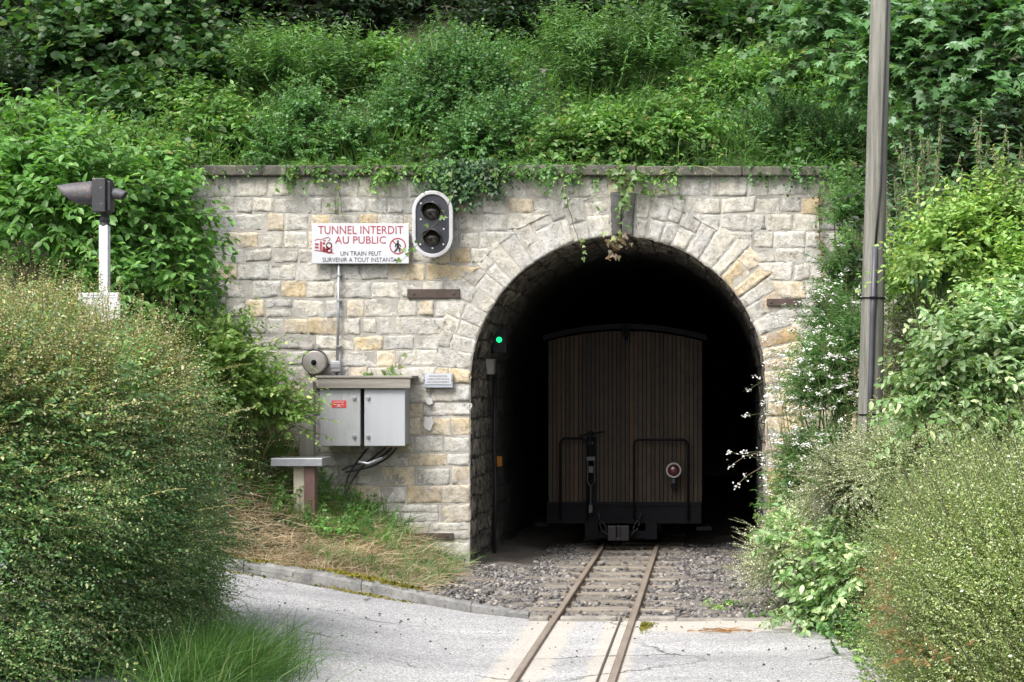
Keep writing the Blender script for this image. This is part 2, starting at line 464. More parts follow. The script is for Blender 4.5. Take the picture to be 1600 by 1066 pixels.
def empty(name, loc, label=None, cat=None, group=None):
    o = bpy.data.objects.new(name, None)
    o.empty_display_size = .1
    o.location = [float(v) for v in loc]
    COL.objects.link(o)
    return tag(o, label, cat, group)


def link(name, me, mats, parent=None, smooth=False):
    o = bpy.data.objects.new(name, me)
    COL.objects.link(o)
    for m in (mats if isinstance(mats, (list, tuple)) else [mats]):
        me.materials.append(m)
    if parent is not None:
        o.parent = parent
        # geometry is authored in world space: cancel the (translation-only) parent chain
        off = Vector((0, 0, 0)); p = parent
        while p is not None:
            off += Vector(p.location); p = p.parent
        me.transform(__import__('mathutils').Matrix.Translation(-off))
    if smooth:
        me.polygons.foreach_set("use_smooth", [True] * len(me.polygons))
    return o


class MB:
    def __init__(s):
        s.v = []; s.f = []

    def add(s, vs, fs):
        o = len(s.v)
        s.v += [tuple(float(c) for c in p) for p in vs]
        s.f += [tuple(i + o for i in f) for f in fs]
        return s

    def box(s, x0, x1, y0, y1, z0, z1):
        v = [(x0, y0, z0), (x1, y0, z0), (x1, y1, z0), (x0, y1, z0), (x0, y0, z1), (x1, y0, z1), (x1, y1, z1), (x0, y1, z1)]
        return s.add(v, [(0, 3, 2, 1), (4, 5, 6, 7), (0, 1, 5, 4), (1, 2, 6, 5), (2, 3, 7, 6), (3, 0, 4, 7)])

    def tube(s, pts, r, n=8, cap=True):
        pts = [np.array(p, float) for p in pts]
        rs = r if isinstance(r, (list, tuple, np.ndarray)) else [r] * len(pts)
        vs = []; fs = []
        for i, p in enumerate(pts):
            t = pts[min(i + 1, len(pts) - 1)] - pts[max(i - 1, 0)]
            t = t / (np.linalg.norm(t) + 1e-9)
            a = np.array([0, 0, 1.]) if abs(t[2]) < .9 else np.array([1., 0, 0])
            u = np.cross(t, a); u /= np.linalg.norm(u); w_ = np.cross(t, u)
            for k in range(n):
                an = 2 * PI * k / n
                vs.append(p + rs[i] * (math.cos(an) * u + math.sin(an) * w_))
        for i in range(len(pts) - 1):
            for k in range(n):
                fs.append((i * n + k, i * n + (k + 1) % n, (i + 1) * n + (k + 1) % n, (i + 1) * n + k))
        if cap:
            fs.append(tuple(range(n)[::-1])); fs.append(tuple(range((len(pts) - 1) * n, len(pts) * n)))
        return s.add(vs, fs)

    def prism(s, poly, y0, y1):
        """poly: (x,z) outline, extruded along Y"""
        n = len(poly)
        vs = [(x, y0, z) for x, z in poly] + [(x, y1, z) for x, z in poly]
        fs = [tuple(range(n)), tuple(range(2 * n - 1, n - 1, -1))]
        fs += [(i, n + i, n + (i + 1) % n, (i + 1) % n) for i in range(n)]
        return s.add(vs, fs)

    def disc(s, c, r, y0, y1, n=28):
        return s.prism([(c[0] + r * math.cos(2 * PI * k / n), c[1] + r * math.sin(2 * PI * k / n)) for k in range(n)], y0, y1)

    def ring(s, outer, inner, y0, y1):
        n = len(outer)
        vs = [(x, y0, z) for x, z in outer] + [(x, y0, z) for x, z in inner] + [(x, y1, z) for x, z in outer] + [(x, y1, z) for x, z in inner]
        fs = []
        for i in range(n):
            j = (i + 1) % n
            fs += [(i, j, n + j, n + i), (2 * n + i, 3 * n + i, 3 * n + j, 2 * n + j), (i, 2 * n + i, 2 * n + j, j), (n + i, n + j, 3 * n + j, 3 * n + i)]
        return s.add(vs, fs)

    def lathe(s, c, prof, axis='y', n=24):
        """prof: (radius, offset along axis)"""
        vs = []; fs = []
        for r, t in prof:
            for k in range(n):
                a = 2 * PI * k / n
                u, v_ = r * math.cos(a), r * math.sin(a)
                vs.append({'y': (c[0] + u, c[1] + t, c[2] + v_), 'z': (c[0] + u, c[1] + v_, c[2] + t), 'x': (c[0] + t, c[1] + u, c[2] + v_)}[axis])
        for i in range(len(prof) - 1):
            for k in range(n):
                fs.append((i * n + k, i * n + (k + 1) % n, (i + 1) * n + (k + 1) % n, (i + 1) * n + k))
        fs.append(tuple(range(n))); fs.append(tuple(range((len(prof) - 1) * n, len(prof) * n)))
        return s.add(vs, fs)

    def build(s, name, mat, parent=None, bevel=0, smooth=False):
        me = bpy.data.meshes.new(name)
        me.from_pydata(s.v, [], s.f)
        me.update()
        import bmesh
        b = bmesh.new(); b.from_mesh(me); bmesh.ops.recalc_face_normals(b, faces=b.faces); b.to_mesh(me); b.free()
        o = link(name, me, mat, parent, smooth)
        if bevel:
            md = o.modifiers.new("bevel", 'BEVEL'); md.width = bevel; md.segments = 2; md.limit_method = 'ANGLE'
        return o


def np_mesh(name, verts, loops, starts, totals, mats, parent=None, mat_idx=None, smooth=False):
    me = bpy.data.meshes.new(name)
    me.vertices.add(len(verts)); me.vertices.foreach_set("co", np.asarray(verts, np.float32).ravel())
    me.loops.add(len(loops)); me.loops.foreach_set("vertex_index", np.asarray(loops, np.int32))
    me.polygons.add(len(starts))
    me.polygons.foreach_set("loop_start", np.asarray(starts, np.int32))
    try:
        me.polygons.foreach_set("loop_total", np.asarray(totals, np.int32))
    except Exception:
        pass
    if mat_idx is not None:
        me.polygons.foreach_set("material_index", np.asarray(mat_idx, np.int32))
    me.update(calc_edges=True)
    return link(name, me, mats, parent, smooth)


class NB:
    """numpy mesh accumulator with material slots"""
    def __init__(s):
        s.V = []; s.L = []; s.T = []; s.MI = []; s.nv = 0

    def add(s, V, polys, reps, stride, mi=0):
        """V (reps*stride,3); polys: list of index tuples inside one element"""
        off = s.nv + np.arange(reps) * stride
        loops = np.concatenate([np.array(p) for p in polys])
        s.L.append((off[:, None] + loops[None, :]).ravel())
        s.T.append(np.tile(np.array([len(p) for p in polys]), reps))
        s.MI.append(np.full(reps * len(polys), mi))
        s.V.append(V.reshape(-1, 3)); s.nv += reps * stride

    def build(s, name, mats, parent=None, smooth=False):
        V = np.concatenate(s.V); L = np.concatenate(s.L); T = np.concatenate(s.T)
        st = np.concatenate([[0], np.cumsum(T)[:-1]])
        return np_mesh(name, V, L, st, T, mats, parent, np.concatenate(s.MI), smooth)


def norm(a):
    return a / (np.linalg.norm(a, axis=-1, keepdims=True) + 1e-9)


TPL = {
    'ovate': ([(0, 0, 0), (.26, .3, .06), (.2, .68, .03), (0, 1, -.08), (-.2, .68, .03), (-.26, .3, .06)], [(0, 1, 2, 3), (0, 3, 4, 5)]),
    'round': ([(0, 0, 0), (.4, .25, .07), (.36, .72, .03), (0, 1, -.08), (-.36, .72, .03), (-.4, .25, .07)], [(0, 1, 2, 3), (0, 3, 4, 5)]),
    'lance': ([(0, 0, 0), (.11, .3, .03), (.08, .65, .0), (0, 1, -.12), (-.08, .65, .0), (-.11, .3, .03)], [(0, 1, 2, 3), (0, 3, 4, 5)]),
    'diamond': ([(0, 0, 0), (.32, .5, .05), (0, 1, 0), (-.32, .5, .05)], [(0, 1, 2, 3)]),
    'maple': ([(0, 0, 0), (.24, -.04, .02), (.52, .16, .0), (.32, .34, .05), (.5, .68, -.03), (.17, .62, .03), (0, 1, -.08),
               (-.17, .62, .03), (-.5, .68, -.03), (-.32, .34, .05), (-.52, .16, 0), (-.24, -.04, .02)],
              [(0, 1, 2, 3, 4, 5, 6), (0, 6, 7, 8, 9, 10, 11)]),
    'ivy': ([(0, 0, 0), (.3, -.08, .03), (.46, .26, .0), (.2, .42, .05), (0, 1, -.05), (-.2, .42, .05), (-.46, .26, 0), (-.3, -.08, .03)],
            [(0, 1, 2, 3, 4), (0, 4, 5, 6, 7)]),
}


def put_leaves(nb, P, D, Nn, L, tpl, mi=0):
    T, polys = TPL[tpl]
    T = np.array(T)
    D = norm(D)
    Nn = norm(Nn - D * np.sum(Nn * D, -1, keepdims=True))
    S = np.cross(D, Nn)
    V = P[:, None, :] + L[:, None, None] * (T[None, :, 0:1] * S[:, None] + T[None, :, 1:2] * D[:, None] + T[None, :, 2:3] * Nn[:, None])
    nb.add(V, polys, len(P), len(T), mi)


def put_tubes(nb, paths, rad, mi=0):
    """paths (K,M,3), rad (M,) – three-sided stems"""
    K, Mp, _ = paths.shape
    t = np.gradient(paths, axis=1); t = norm(t)
    a = np.where(np.abs(t[..., 2:3]) < .9, np.array([0, 0, 1.]), np.array([1., 0, 0]))
    u = norm(np.cross(t, a)); v = np.cross(t, u)
    rad = np.broadcast_to(np.asarray(rad), (K, Mp))
    ring = []
    for k in range(3):
        an = 2 * PI * k / 3
        ring.append(paths + rad[..., None] * (math.cos(an) * u + math.sin(an) * v))
    V = np.stack(ring, 2).reshape(K, Mp * 3, 3)
    polys = []
    for i in range(Mp - 1):
        for k in range(3):
            polys.append((i * 3 + k, i * 3 + (k + 1) % 3, (i + 1) * 3 + (k + 1) % 3, (i + 1) * 3 + k))
    nb.add(V, polys, K, Mp * 3, mi)


class Shoots:
    def __init__(s, B, D, L, droop, rng, curl=.15):
        s.B, s.D, s.L = B, norm(D), L
        s.droop = droop
        s.curl = norm(rng.normal(size=B.shape)) * curl
        s.rng = rng

    def at(s, t):
        """t (K,n) -> positions (K,n,3), tangents"""
        t = t[..., None]; L = s.L[:, None, None]
        g = np.array([0, 0, -1.]) * s.droop
        p = s.B[:, None] + L * (t * s.D[:, None] + t ** 2 * (g + s.curl[:, None]))
        tg = s.D[:, None] + 2 * t * (g + s.curl[:, None])
        return p, norm(tg)

    def stems(s, nb, r, mi, Mp=5):
        t = np.tile(np.linspace(0, 1, Mp), (len(s.B), 1))
        p, _ = s.at(t)
        put_tubes(nb, p, np.linspace(r, r * .35, Mp), mi)

    def leaves(s, nb, n, size, tpl, mi=0, t0=.12, side=.8, fwd=.55, ldroop=.25, njit=.45, up=1.0, szvar=.35, taper=.25, opp=False):
        K = len(s.B); rng = s.rng
        t = np.tile(np.linspace(t0, 1, n), (K, 1)) + rng.uniform(-.4, .4, (K, n)) * (1 - t0) / n
        if opp:
            t[:, 1::2] = t[:, 0::2][:, :t[:, 1::2].shape[1]]
        t = np.clip(t, 0, 1.02)
        p, tg = s.at(t)
        ref = norm(rng.normal(size=(K, 1, 3)) * .35 + np.array([0, 0, 1.]))
        sv = norm(np.cross(tg, np.broadcast_to(ref, tg.shape)))
        sgn = np.where(np.arange(n) % 2 == 0, 1., -1.)[None, :, None]
        D = tg * fwd + sv * sgn * side + np.array([0, 0, -ldroop]) + rng.normal(size=tg.shape) * .25
        Nn = np.array([0, -.25, 1.]) * up + rng.normal(size=tg.shape) * njit
        Ls = size * (1 + rng.uniform(-szvar, szvar, (K, n))) * (1 - taper * np.maximum(t - .5, 0) * 2)
        put_leaves(nb, p.reshape(-1, 3), D.reshape(-1, 3), Nn.reshape(-1, 3), Ls.ravel(), tpl, mi)


def grass_blades(nb, B, D, L, width, rng, droop=.5, mi=0):
    K = len(B); Mp = 4
    D = norm(D)
    t = np.linspace(0, 1, Mp)[None, :, None]
    h = norm(np.stack([D[:, 0] + rng.normal(size=K) * .3, D[:, 1] + rng.normal(size=K) * .3, np.zeros(K)], -1))
    dr = rng.uniform(.3, 1.2, (K, 1, 1)) * droop
    P = B[:, None] + L[:, None, None] * (t * D[:, None] + t ** 2 * dr * (h[:, None] * .6 + np.array([0, 0, -.6])))
    s = norm(np.cross(D, h + rng.normal(size=(K, 3)) * .6))[:, None]
    wd = (width * np.array([1, .85, .55]))[None, :, None] * rng.uniform(.7, 1.3, (K, 1, 1))
    A = P[:, :3] - s * wd / 2; Bv = P[:, :3] + s * wd / 2
    V = np.concatenate([np.stack([A, Bv], 2).reshape(K, 6, 3), P[:, 3:4]], 1)
    nb.add(V, [(0, 1, 3, 2), (2, 3, 5, 4), (4, 5, 6)], K, 7, mi)


def sphere_dirs(K, rng, back=.45, low=-.55):
    d = norm(rng.normal(size=(K * 4, 3)))
    d = d[(d[:, 1] < back) & (d[:, 2] > low)]
    return d[:K]


SP = {  # leaf material, template, leaf size, leaves per shoot, shoot length, droop, up bias, stem radius, stem material, leaf kwargs
    'hazel': ('hazel', 'round', .105, 8, .6, .25, .35, .004, 'twig', {}),
    'dark': ('dark', 'ovate', .085, 10, .6, .2, .35, .004, 'twig', {}),
    'dogwood': ('dogwood', 'ovate', .095, 10, .55, .3, .45, .004, 'stem', dict(opp=True, ldroop=.4)),
    'small': ('small', 'round', .036, 20, .4, .15, .5, .0025, 'twig', {}),
    'tinyleaf': ('small', 'round', .026, 24, .35, .15, .5, .002, 'twig', {}),
    'bramble': ('bramble', 'ovate', .07, 12, .5, .35, .55, .003, 'stem', dict(ldroop=.3)),
    'willow': ('willow', 'lance', .085, 26, .65, .1, 1.4, .003, 'stem', dict(fwd=.5, side=.9)),
    'feather': ('willow', 'lance', .05, 24, .35, .15, .7, .002, 'stem', dict(side=.9, njit=.7)),
    'maple': ('maple', 'maple', .125, 8, .6, .3, .3, .004, 'twig', dict(ldroop=.35, njit=.3, opp=True)),
    'ivy': ('ivy', 'ivy', .05, 14, .4, .5, .0, .0025, 'twig', dict(up=.5)),
    'yellow': ('yellow', 'ovate', .06, 14, .45, .2, .5, .003, 'stem', {}),
    'glossy': ('glossy', 'ovate', .065, 14, .38, .3, .4, .003, 'stem', dict(ldroop=.35)),
    'cotone': ('cotone', 'diamond', .0175, 40, .4, .2, .45, .002, 'paletwig', {}),
    'nettle': ('nettle', 'ovate', .065, 18, .8, .05, 2.0, .003, 'stem', dict(opp=True, ldroop=.55)),
}


def bush_into(nb, c, r, K, sp, rng, mi=0, ms=1, back=.45, low=-.55, u=(.3, .85), scale=1.0):
    lm, tpl, sz, n, L, dr, upb, sr, sm, kw = SP[sp]
    d = sphere_dirs(K, rng, back, low)
    K = len(d)
    # lumpy envelope
    ph = rng.uniform(0, 6.28, 6)
    lump = 1 + .14 * np.sin(3 * d[:, 0] * 2 + ph[0]) * np.sin(4 * d[:, 2] + ph[1]) + .1 * np.sin(7 * d[:, 0] + ph[2]) * np.sin(6 * d[:, 2] + ph[3])
    uu = rng.uniform(u[0], u[1], K) * lump
    B = np.asarray(c) + d * np.asarray(r) * uu[:, None]
    out = norm(d / np.asarray(r))
    D = out * .8 + np.array([0, 0, upb]) + rng.normal(size=(K, 3)) * .35
    s = Shoots(B, D, L * scale * rng.uniform(.55, 1.25, K), dr, rng)
    s.stems(nb, sr, ms)
    s.leaves(nb, n, sz * scale, tpl, mi, **kw)


def fringe(nb, rng, n, x0, x1, sp, mi, ms, L=.3, y=-.03):
    lm, tpl, sz, nl_, L_, dr, upb, sr, sm, kw = SP[sp]
    xs_ = rng.uniform(x0, x1, n)
    B = np.stack([xs_, rng.uniform(.02, .3, n), np.full(n, 3.88)], -1)
    D = np.stack([rng.normal(size=n) * .5, np.full(n, -.75) + rng.normal(size=n) * .25, rng.uniform(.0, .8, n)], -1)
    s = Shoots(B, D, L * rng.uniform(.5, 1.3, n), .75, rng)
    s.stems(nb, sr, ms)
    s.leaves(nb, nl_, sz * .9, tpl, mi, **kw)


def carpet_into(nb, B, sp, rng, mi=0, ms=1, lean=(0, -.25), scale=1.0, spread=.35, hvar=(.5, 1.3)):
    lm, tpl, sz, n, L, dr, upb, sr, sm, kw = SP[sp]
    K = len(B)
    D = np.stack([np.full(K, lean[0]), np.full(K, lean[1]), np.ones(K)], -1) + rng.normal(size=(K, 3)) * spread
    s = Shoots(B, D, L * scale * rng.uniform(hvar[0], hvar[1], K), dr, rng)
    s.stems(nb, sr, ms)
    s.leaves(nb, n, sz * scale ** .5, tpl, mi, **kw)


def shrub(name, label, cat, lobes, sp, seed, base=None, group=None, parts=('foliage', 'stem'), trunk=None, extra=None, leafmat=None):
    """lobes: list of (px,py,depth, rx,ry_depth,rz in metres, K)"""
    rng = np.random.default_rng(seed)
    lf, stm = NB(), NB()
    cs = []
    for (px, py, d, rx, ry, rz, K) in lobes:
        c = W(px, py, d); cs.append(c)
        lm, tpl, sz, n, L, dr, upb, sr, sm, kw = SP[sp]
        dd = sphere_dirs(K, rng)
        ph = rng.uniform(0, 6.28, 6)
        lump = 1 + .16 * np.sin(6 * dd[:, 0] + ph[0]) * np.sin(5 * dd[:, 2] + ph[1]) + .1 * np.sin(11 * dd[:, 0] + ph[2]) * np.sin(9 * dd[:, 2] + ph[3])
        rad = np.array([rx, ry, rz])
        rad = np.maximum(rad - .5 * L, .3 * rad)
        B = c + dd * rad * (rng.uniform(.2, 1.0, len(dd)) * lump)[:, None]
        out = norm(dd / rad)
        D = out * .8 + np.array([0, 0, upb]) + rng.normal(size=dd.shape) * .35
        s = Shoots(B, D, L * rng.uniform(.55, 1.25, len(dd)), dr, rng)
        s.stems(stm, sr, 0)
        s.leaves(lf, n, sz, tpl, 0, **kw)
    c0 = cs[0]
    if base is None:
        base = (c0[0], c0[1] + lobes[0][4] * .3, H(c0[0], c0[1] + lobes[0][4] * .3))
    o = empty(name, base, label, cat, group)
    lf.build(parts[0], M[leafmat or SP[sp][0]], o)
    # main limbs from the base into each lobe
    for c, lb in zip(cs, lobes):
        for k in range(5):
            tgt = c + rng.normal(size=3) * np.array([lb[3], lb[4], lb[5]]) * .45
            b0 = np.array(base) + rng.normal(size=3) * np.array([.08, .08, 0])
            mid = (b0 + tgt) / 2 + rng.normal(size=3) * .08
            P = np.array([b0 - [0, 0, .05], (b0 + mid) / 2 + [0, 0, .03], mid, (mid + tgt) / 2, tgt])[None]
            put_tubes(stm, P, np.linspace(.014, .005, 5), 0)
    stm.build(parts[1], M[SP[sp][8]], o)
    if extra:
        extra(o, rng)
    return o


# ------------------------------------------------------------------ terrain
WLX = [-30, -8, -6.2, -5.45, -5.1, -4.76, -4.26, -3.9, -3.575, -2.95, -2.575, -2.36, -2.2, .45, .55, .925, 1.175, 1.49, 1.925, 2.4, 3.05, 5, 30]
WLZ = [6, 4.4, 3.8, 3.3, 2.75, 2.2, 1.45, .9, .62, .33, .08, -.02, -.06, -.06, -.03, .35, .75, 1.4, 2.1, 2.75, 3.4, 4.4, 6]
KX = [-30, -7, -4.3, -4.05, -3.6, -3.1, -2.4, -1.9, -1.28, 30]
KY = [3, -2.0, -2.75, -2.85, -3.05, -3.3, -3.75, -4.05, -4.4, -4.4]
KZ = [1.0, .45, .26, .235, .205, .165, .075, .025, .0, .0]


def yk(x): return np.interp(x, KX, KY)


def road_z(x, y):
    x = np.asarray(x, float)
    return np.interp(x, [-30, -7, -4.3, -3.1, -2.4, -1.9, -1.28, 30], [1.0, .42, .23, .12, .045, .0, -.02, -.02])


def H(x, y):
    """ground height in front of the portal wall (y < .35) and over the hill behind it"""
    x = np.asarray(x, float); y = np.asarray(y, float)
    x, y = np.broadcast_arrays(x, y)
    wl = np.interp(x, WLX, WLZ)
    K = yk(x); kz = np.interp(x, KX, KZ)
    t = np.clip((y - K) / (0.02 - np.minimum(K, -.5)), 0, 1)
    left = np.where(y > K, (kz - .02) + (wl - kz + .02) * t ** .85, road_z(x, y) - .05)
    flat = np.where(y > -4.4, -.07, road_z(x, y) - .05)
    xe = np.interp(y, [-30, -12, -8, -4.5, 0], [1.7, 1.4, 1.2, .7, .5])
    sc = np.interp(y, [-40, -14, -8, -4, 0], [.3, .35, .42, .62, 1.0])
    right = np.interp(x - xe + .5, WLX, WLZ) * sc
    h = np.where(x < -1.9, left, np.where(x > xe, np.maximum(right, flat), flat))
    hill = 3.82 + .52 * (y - .3) + np.where(y > 4, .1 * (y - 4), 0) + .1 * np.sin(x * 1.7) * np.clip(y - .5, 0, 1)
    hill = np.minimum(hill, 13 + .0 * y)
    return np.where(y > .3, np.maximum(hill, 0), h)


def sheet(name, xs, ys, fz, mat, kind='structure', jitter=0):
    X, Y = np.meshgrid(xs, ys)
    Z = fz(X, Y)
    nx, ny = len(xs), len(ys)
    V = np.stack([X, Y, Z], -1).reshape(-1, 3)
    idx = np.arange(nx * ny).reshape(ny, nx)
    q = np.stack([idx[:-1, :-1], idx[:-1, 1:], idx[1:, 1:], idx[1:, :-1]], -1).reshape(-1, 4)
    o = np_mesh(name, V, q.ravel(), np.arange(len(q)) * 4, np.full(len(q), 4), mat, None, None, True)
    o['kind'] = kind
    return o


def dens(a, b, c, d, s1, s2):
    return np.unique(np.concatenate([np.linspace(a, b, 12), np.arange(b, c, s1), np.linspace(c, d, 12)]))


xs = dens(-120, -8, 6, 120, .12, 1)
ys = np.unique(np.concatenate([np.linspace(-200, -26, 14), np.arange(-26, .3, .12), [.3]]))
sheet("ground", xs, ys, H, M['soil'])
ysb = np.unique(np.concatenate([np.arange(.302, 8, .2), np.linspace(8, 120, 16)]))
sheet("hillside", xs, ysb, H, M['soil'])


def road_fz(X, Y):
    z = road_z(X, Y)
    n = .006 * np.sin(X * 3.1 + Y * 1.3) + .005 * np.sin(Y * 4.2 - X * 2)
    return z + n * (np.abs(X + .9) > .8)


# road: left edge follows the kerb, far edge at the crossing
def road_mesh():
    xs_ = np.unique(np.concatenate([np.linspace(-40, -8, 8), np.arange(-8, 2.6, .1)]))
    tt = np.linspace(0, 1, 110) ** 1.6
    X = np.tile(xs_, (len(tt), 1))
    far = yk(xs_) - .02
    Y = far[None, :] + (-60 - far[None, :]) * tt[:, None]
    Z = road_fz(X, Y)
    V = np.stack([X, Y, Z], -1).reshape(-1, 3)
    nx, ny = len(xs_), len(tt)
    idx = np.arange(nx * ny).reshape(ny, nx)
    q = np.stack([idx[:-1, :-1], idx[1:, :-1], idx[1:, 1:], idx[:-1, 1:]], -1).reshape(-1, 4)
    o = np_mesh("road", V, q.ravel(), np.arange(len(q)) * 4, np.full(len(q), 4), M['road'], None, None, True)
    o['kind'] = 'structure'


road_mesh()

# ballast bed + tunnel floor sheet
bedx = np.arange(-2.5, .75, .08)
bedy = np.arange(-4.38, 20, .12)
_r = np.random.default_rng(3)


def bed_fz(X, Y):
    z = -.05 + .012 * np.sin(X * 9 + Y * 3) + .01 * np.sin(Y * 8 - X * 5) + np.clip(-1.9 - X, 0, 1) * .12 * np.exp(-((Y + .5) / 3) ** 2)
    return z + _r.normal(size=X.shape) * .006


sheet("track_bed", bedx, bedy, bed_fz, M['ballastbed'])

# ------------------------------------------------------------------ tunnel portal
CX, CZ, R = -.9125, 1.775, 1.444
XL, XR = CX - R, CX + R
WTOP = 3.8
portal = empty("tunnel_portal", (CX, 0, 0), "pale limestone tunnel portal with round arch, dark coping and sooty bore", "tunnel portal")


def arch_z(x):
    d = abs(x - CX)
    return CZ + math.sqrt(max(R * R - d * d, 0)) if d < R else None


mb = MB()
xsw = sorted(set([-9.0] + list(np.linspace(-6.4, XL, 14)) + list(CX - R * np.cos(np.linspace(0, PI, 49))) + list(np.linspace(XR, 2.7, 10)) + [7.0]))
for a, b in zip(xsw[:-1], xsw[1:]):
    if a >= XL - 1e-6 and b <= XR + 1e-6:
        za = arch_z(a) or CZ; zb = arch_z(b) or CZ
    else:
        za = zb = -.3
    mb.add([(a, 0, za), (b, 0, zb), (b, 0, WTOP), (a, 0, WTOP)], [(0, 1, 2, 3)])
    mb.add([(a, 0, WTOP), (b, 0, WTOP), (b, .32, WTOP), (a, .32, WTOP)], [(0, 1, 2, 3)])
mb.build("mortar_bed", M['mortar'], portal)

# stones: one mesh, each stone a rounded patch with its own tint
rng = np.random.default_rng(11)
SV, SQ, SC = [], [], []
JT = .0055


def tint(x, z, ring=False):
    dj = min(abs(x - XL), abs(x - XR))
    ang = math.degrees(math.atan2(z - CZ, x - CX))
    p_o = .075
    if z < CZ + .35 and x > XR - .1: p_o = .85
    elif z < CZ + .2 and x < XL + .1 and dj < .75 and z > .45: p_o = .6
    elif ring and ang < 48: p_o = .65
    elif ring and ang > 150: p_o = .4
    elif x > -3.4 and x < XL and z > 1.8: p_o = .3
    elif x < -3.2 and z > 2.2 and z < 3.2: p_o = .3
    u = rng.random()
    if u < p_o:
        c = np.array([.62, .535, .39]) if rng.random() < .35 else np.array([.68, .615, .495])
        if p_o > .6 and rng.random() < .3: c = np.array([.55, .43, .27])
    elif u < p_o + (1 - p_o) * .58:
        c = np.array([.76, .735, .655])
    elif u < p_o + (1 - p_o) * .85:
        c = np.array([.71, .695, .65])
    else:
        c = np.array([.64, .62, .565])
    c = c * (np.array([.9, .86, .78]) if u < p_o else np.array([.745, .74, .735]))
    return c * rng.uniform(.86, 1.06)


def stone(quad, proud=.003, col=None, ring=False):
    """quad: 4 (x,z) corners, counter-clockwise from lower left"""
    q = np.array(quad, float)
    wdt = (np.linalg.norm(q[1] - q[0]) + np.linalg.norm(q[2] - q[3])) / 2
    hgt = (np.linalg.norm(q[3] - q[0]) + np.linalg.norm(q[2] - q[1])) / 2
    if wdt < .03 or hgt < .03:
        return
    q = q + rng.normal(size=(4, 2)) * .006
    e1, e2 = min(.012 / wdt, .3), min(.012 / hgt, .3)
    nu = max(2, int(wdt / .028)); nv = max(2, int(hgt / .028))
    us = np.concatenate([[0, e1 * .45], np.linspace(e1, 1 - e1, nu + 1), [1 - e1 * .45, 1]])
    vs = np.concatenate([[0, e2 * .45], np.linspace(e2, 1 - e2, nv + 1), [1 - e2 * .45, 1]])
    tilt = rng.normal(size=2) * .006
    base = rng.uniform(-.002, .004)
    ph = rng.uniform(0, 6.28, 4)
    off = sum(len(v) for v in SV)
    fa = [(rng.uniform(0, 1), rng.uniform(0, 1), rng.uniform(0, 6.28), rng.uniform(.0, .008)) for _ in range(3)]

    def chip(u, v):
        # rock-faced facets: slanted planes meeting on the face
        return min(max(0, a3 * .6 + a3 * 2.2 * ((u - a0_) * math.cos(a2) * wdt / .25 + (v - a1_) * math.sin(a2) * hgt / .25)) for a0_, a1_, a2, a3 in fa)
    ed = [rng.normal() * .005 for _ in range(4)]
    V = []
    c = col if col is not None else tint(*q.mean(0), ring)
    for j, v in enumerate(vs):
        for i, u in enumerate(us):
            p = q[0] * (1 - u) * (1 - v) + q[1] * u * (1 - v) + q[2] * u * v + q[3] * (1 - u) * v
            edge = min(i, j, len(us) - 1 - i, len(vs) - 1 - j)
            if edge == 0: y = .003
            elif edge == 1: y = -proud * .55
            else:
                y = -proud - base - tilt[0] * (u - .5) - tilt[1] * (v - .5) - 0.002 * math.sin(7 * u + ph[0]) * math.sin(5 * v + ph[1]) - rng.uniform(-.002, .0025) - chip(u, v)
            wob = .004 if edge < 2 else .003
            V.append((p[0] + rng.normal() * wob, y, p[1] + rng.normal() * wob))
    nx = len(us)
    SV.append(np.array(V)); SC.append(np.tile(c, (len(V), 1)))
    for j in range(len(vs) - 1):
        for i in range(nx - 1):
            a = off + j * nx + i
            SQ.append((a, a + 1, a + nx + 1, a + nx))


def row_stones(xa, xb, z0, z1, sl_a=(0, 0), sl_b=(0, 0), meanw=.3):
    """fill a course; sl_* are x offsets at (bottom, top) of the first and last joints"""
    x = xa; cuts = [xa]
    while True:
        wdt = rng.uniform(.15, .38) if meanw > .25 else rng.uniform(.12, .3)
        if x + wdt > xb - .13: break
        x += wdt; cuts.append(x)
    cuts.append(xb)
    for k in range(len(cuts) - 1):
        a0 = a1 = cuts[k]; b0 = b1 = cuts[k + 1]
        if k == 0: a0 += sl_a[0]; a1 += sl_a[1]
        if k == len(cuts) - 2: b0 += sl_b[0]; b1 += sl_b[1]
        za, zb = z0, z1
        g = JT * rng.uniform(.6, 1.4)
        dz = rng.normal(size=4) * .006
        # now and then a taller block is split in two thin ones
        if z1 - z0 > .17 and rng.random() < .08:
            zm = (z0 + z1) / 2
            stone([(a0 + g, za + g + dz[0]), (b0 - g, za + g), (b0 - g, zm - g), (a0 + g, zm - g)])
            stone([(a0 + g, zm + g), (b0 - g, zm + g), (b0 - g, zb - g), (a0 + g, zb - g)])
        else:
            stone([(a0 + g, za + g + dz[0]), (b0 - g, za + g + dz[1]), (b1 - g, zb - g + dz[2]), (a1 + g, zb - g + dz[3])])


RE = R + .40     # mean extrados radius


def ext_dx(z, r=RE - .06):
    d = r * r - (z - CZ) ** 2
    return math.sqrt(d) if d > 0 else None


z = -.2
while z < WTOP - .05:
    h = rng.uniform(.135, .185)
    if WTOP - (z + h) < .1: h = WTOP - z
    z0, z1 = z, z + h
    zm = (z0 + z1) / 2
    if z1 < CZ:
        row_stones(-6.35, XL, z0, z1); row_stones(XR, 2.65, z0, z1)
    else:
        e0 = ext_dx(max(z0, CZ)); e1 = ext_dx(z1); em = ext_dx(zm)
        if em is None or (e1 is None and em < .35):
            row_stones(-6.35, 2.65, z0, z1)
        else:
            e0 = e0 or em; e1 = e1 if e1 is not None else em * .6
            row_stones(-6.35, CX - em, z0, z1, sl_b=(em - e0, em - e1))
            row_stones(CX + em, 2.65, z0, z1, sl_a=(e0 - em, e1 - em))
    z = z1
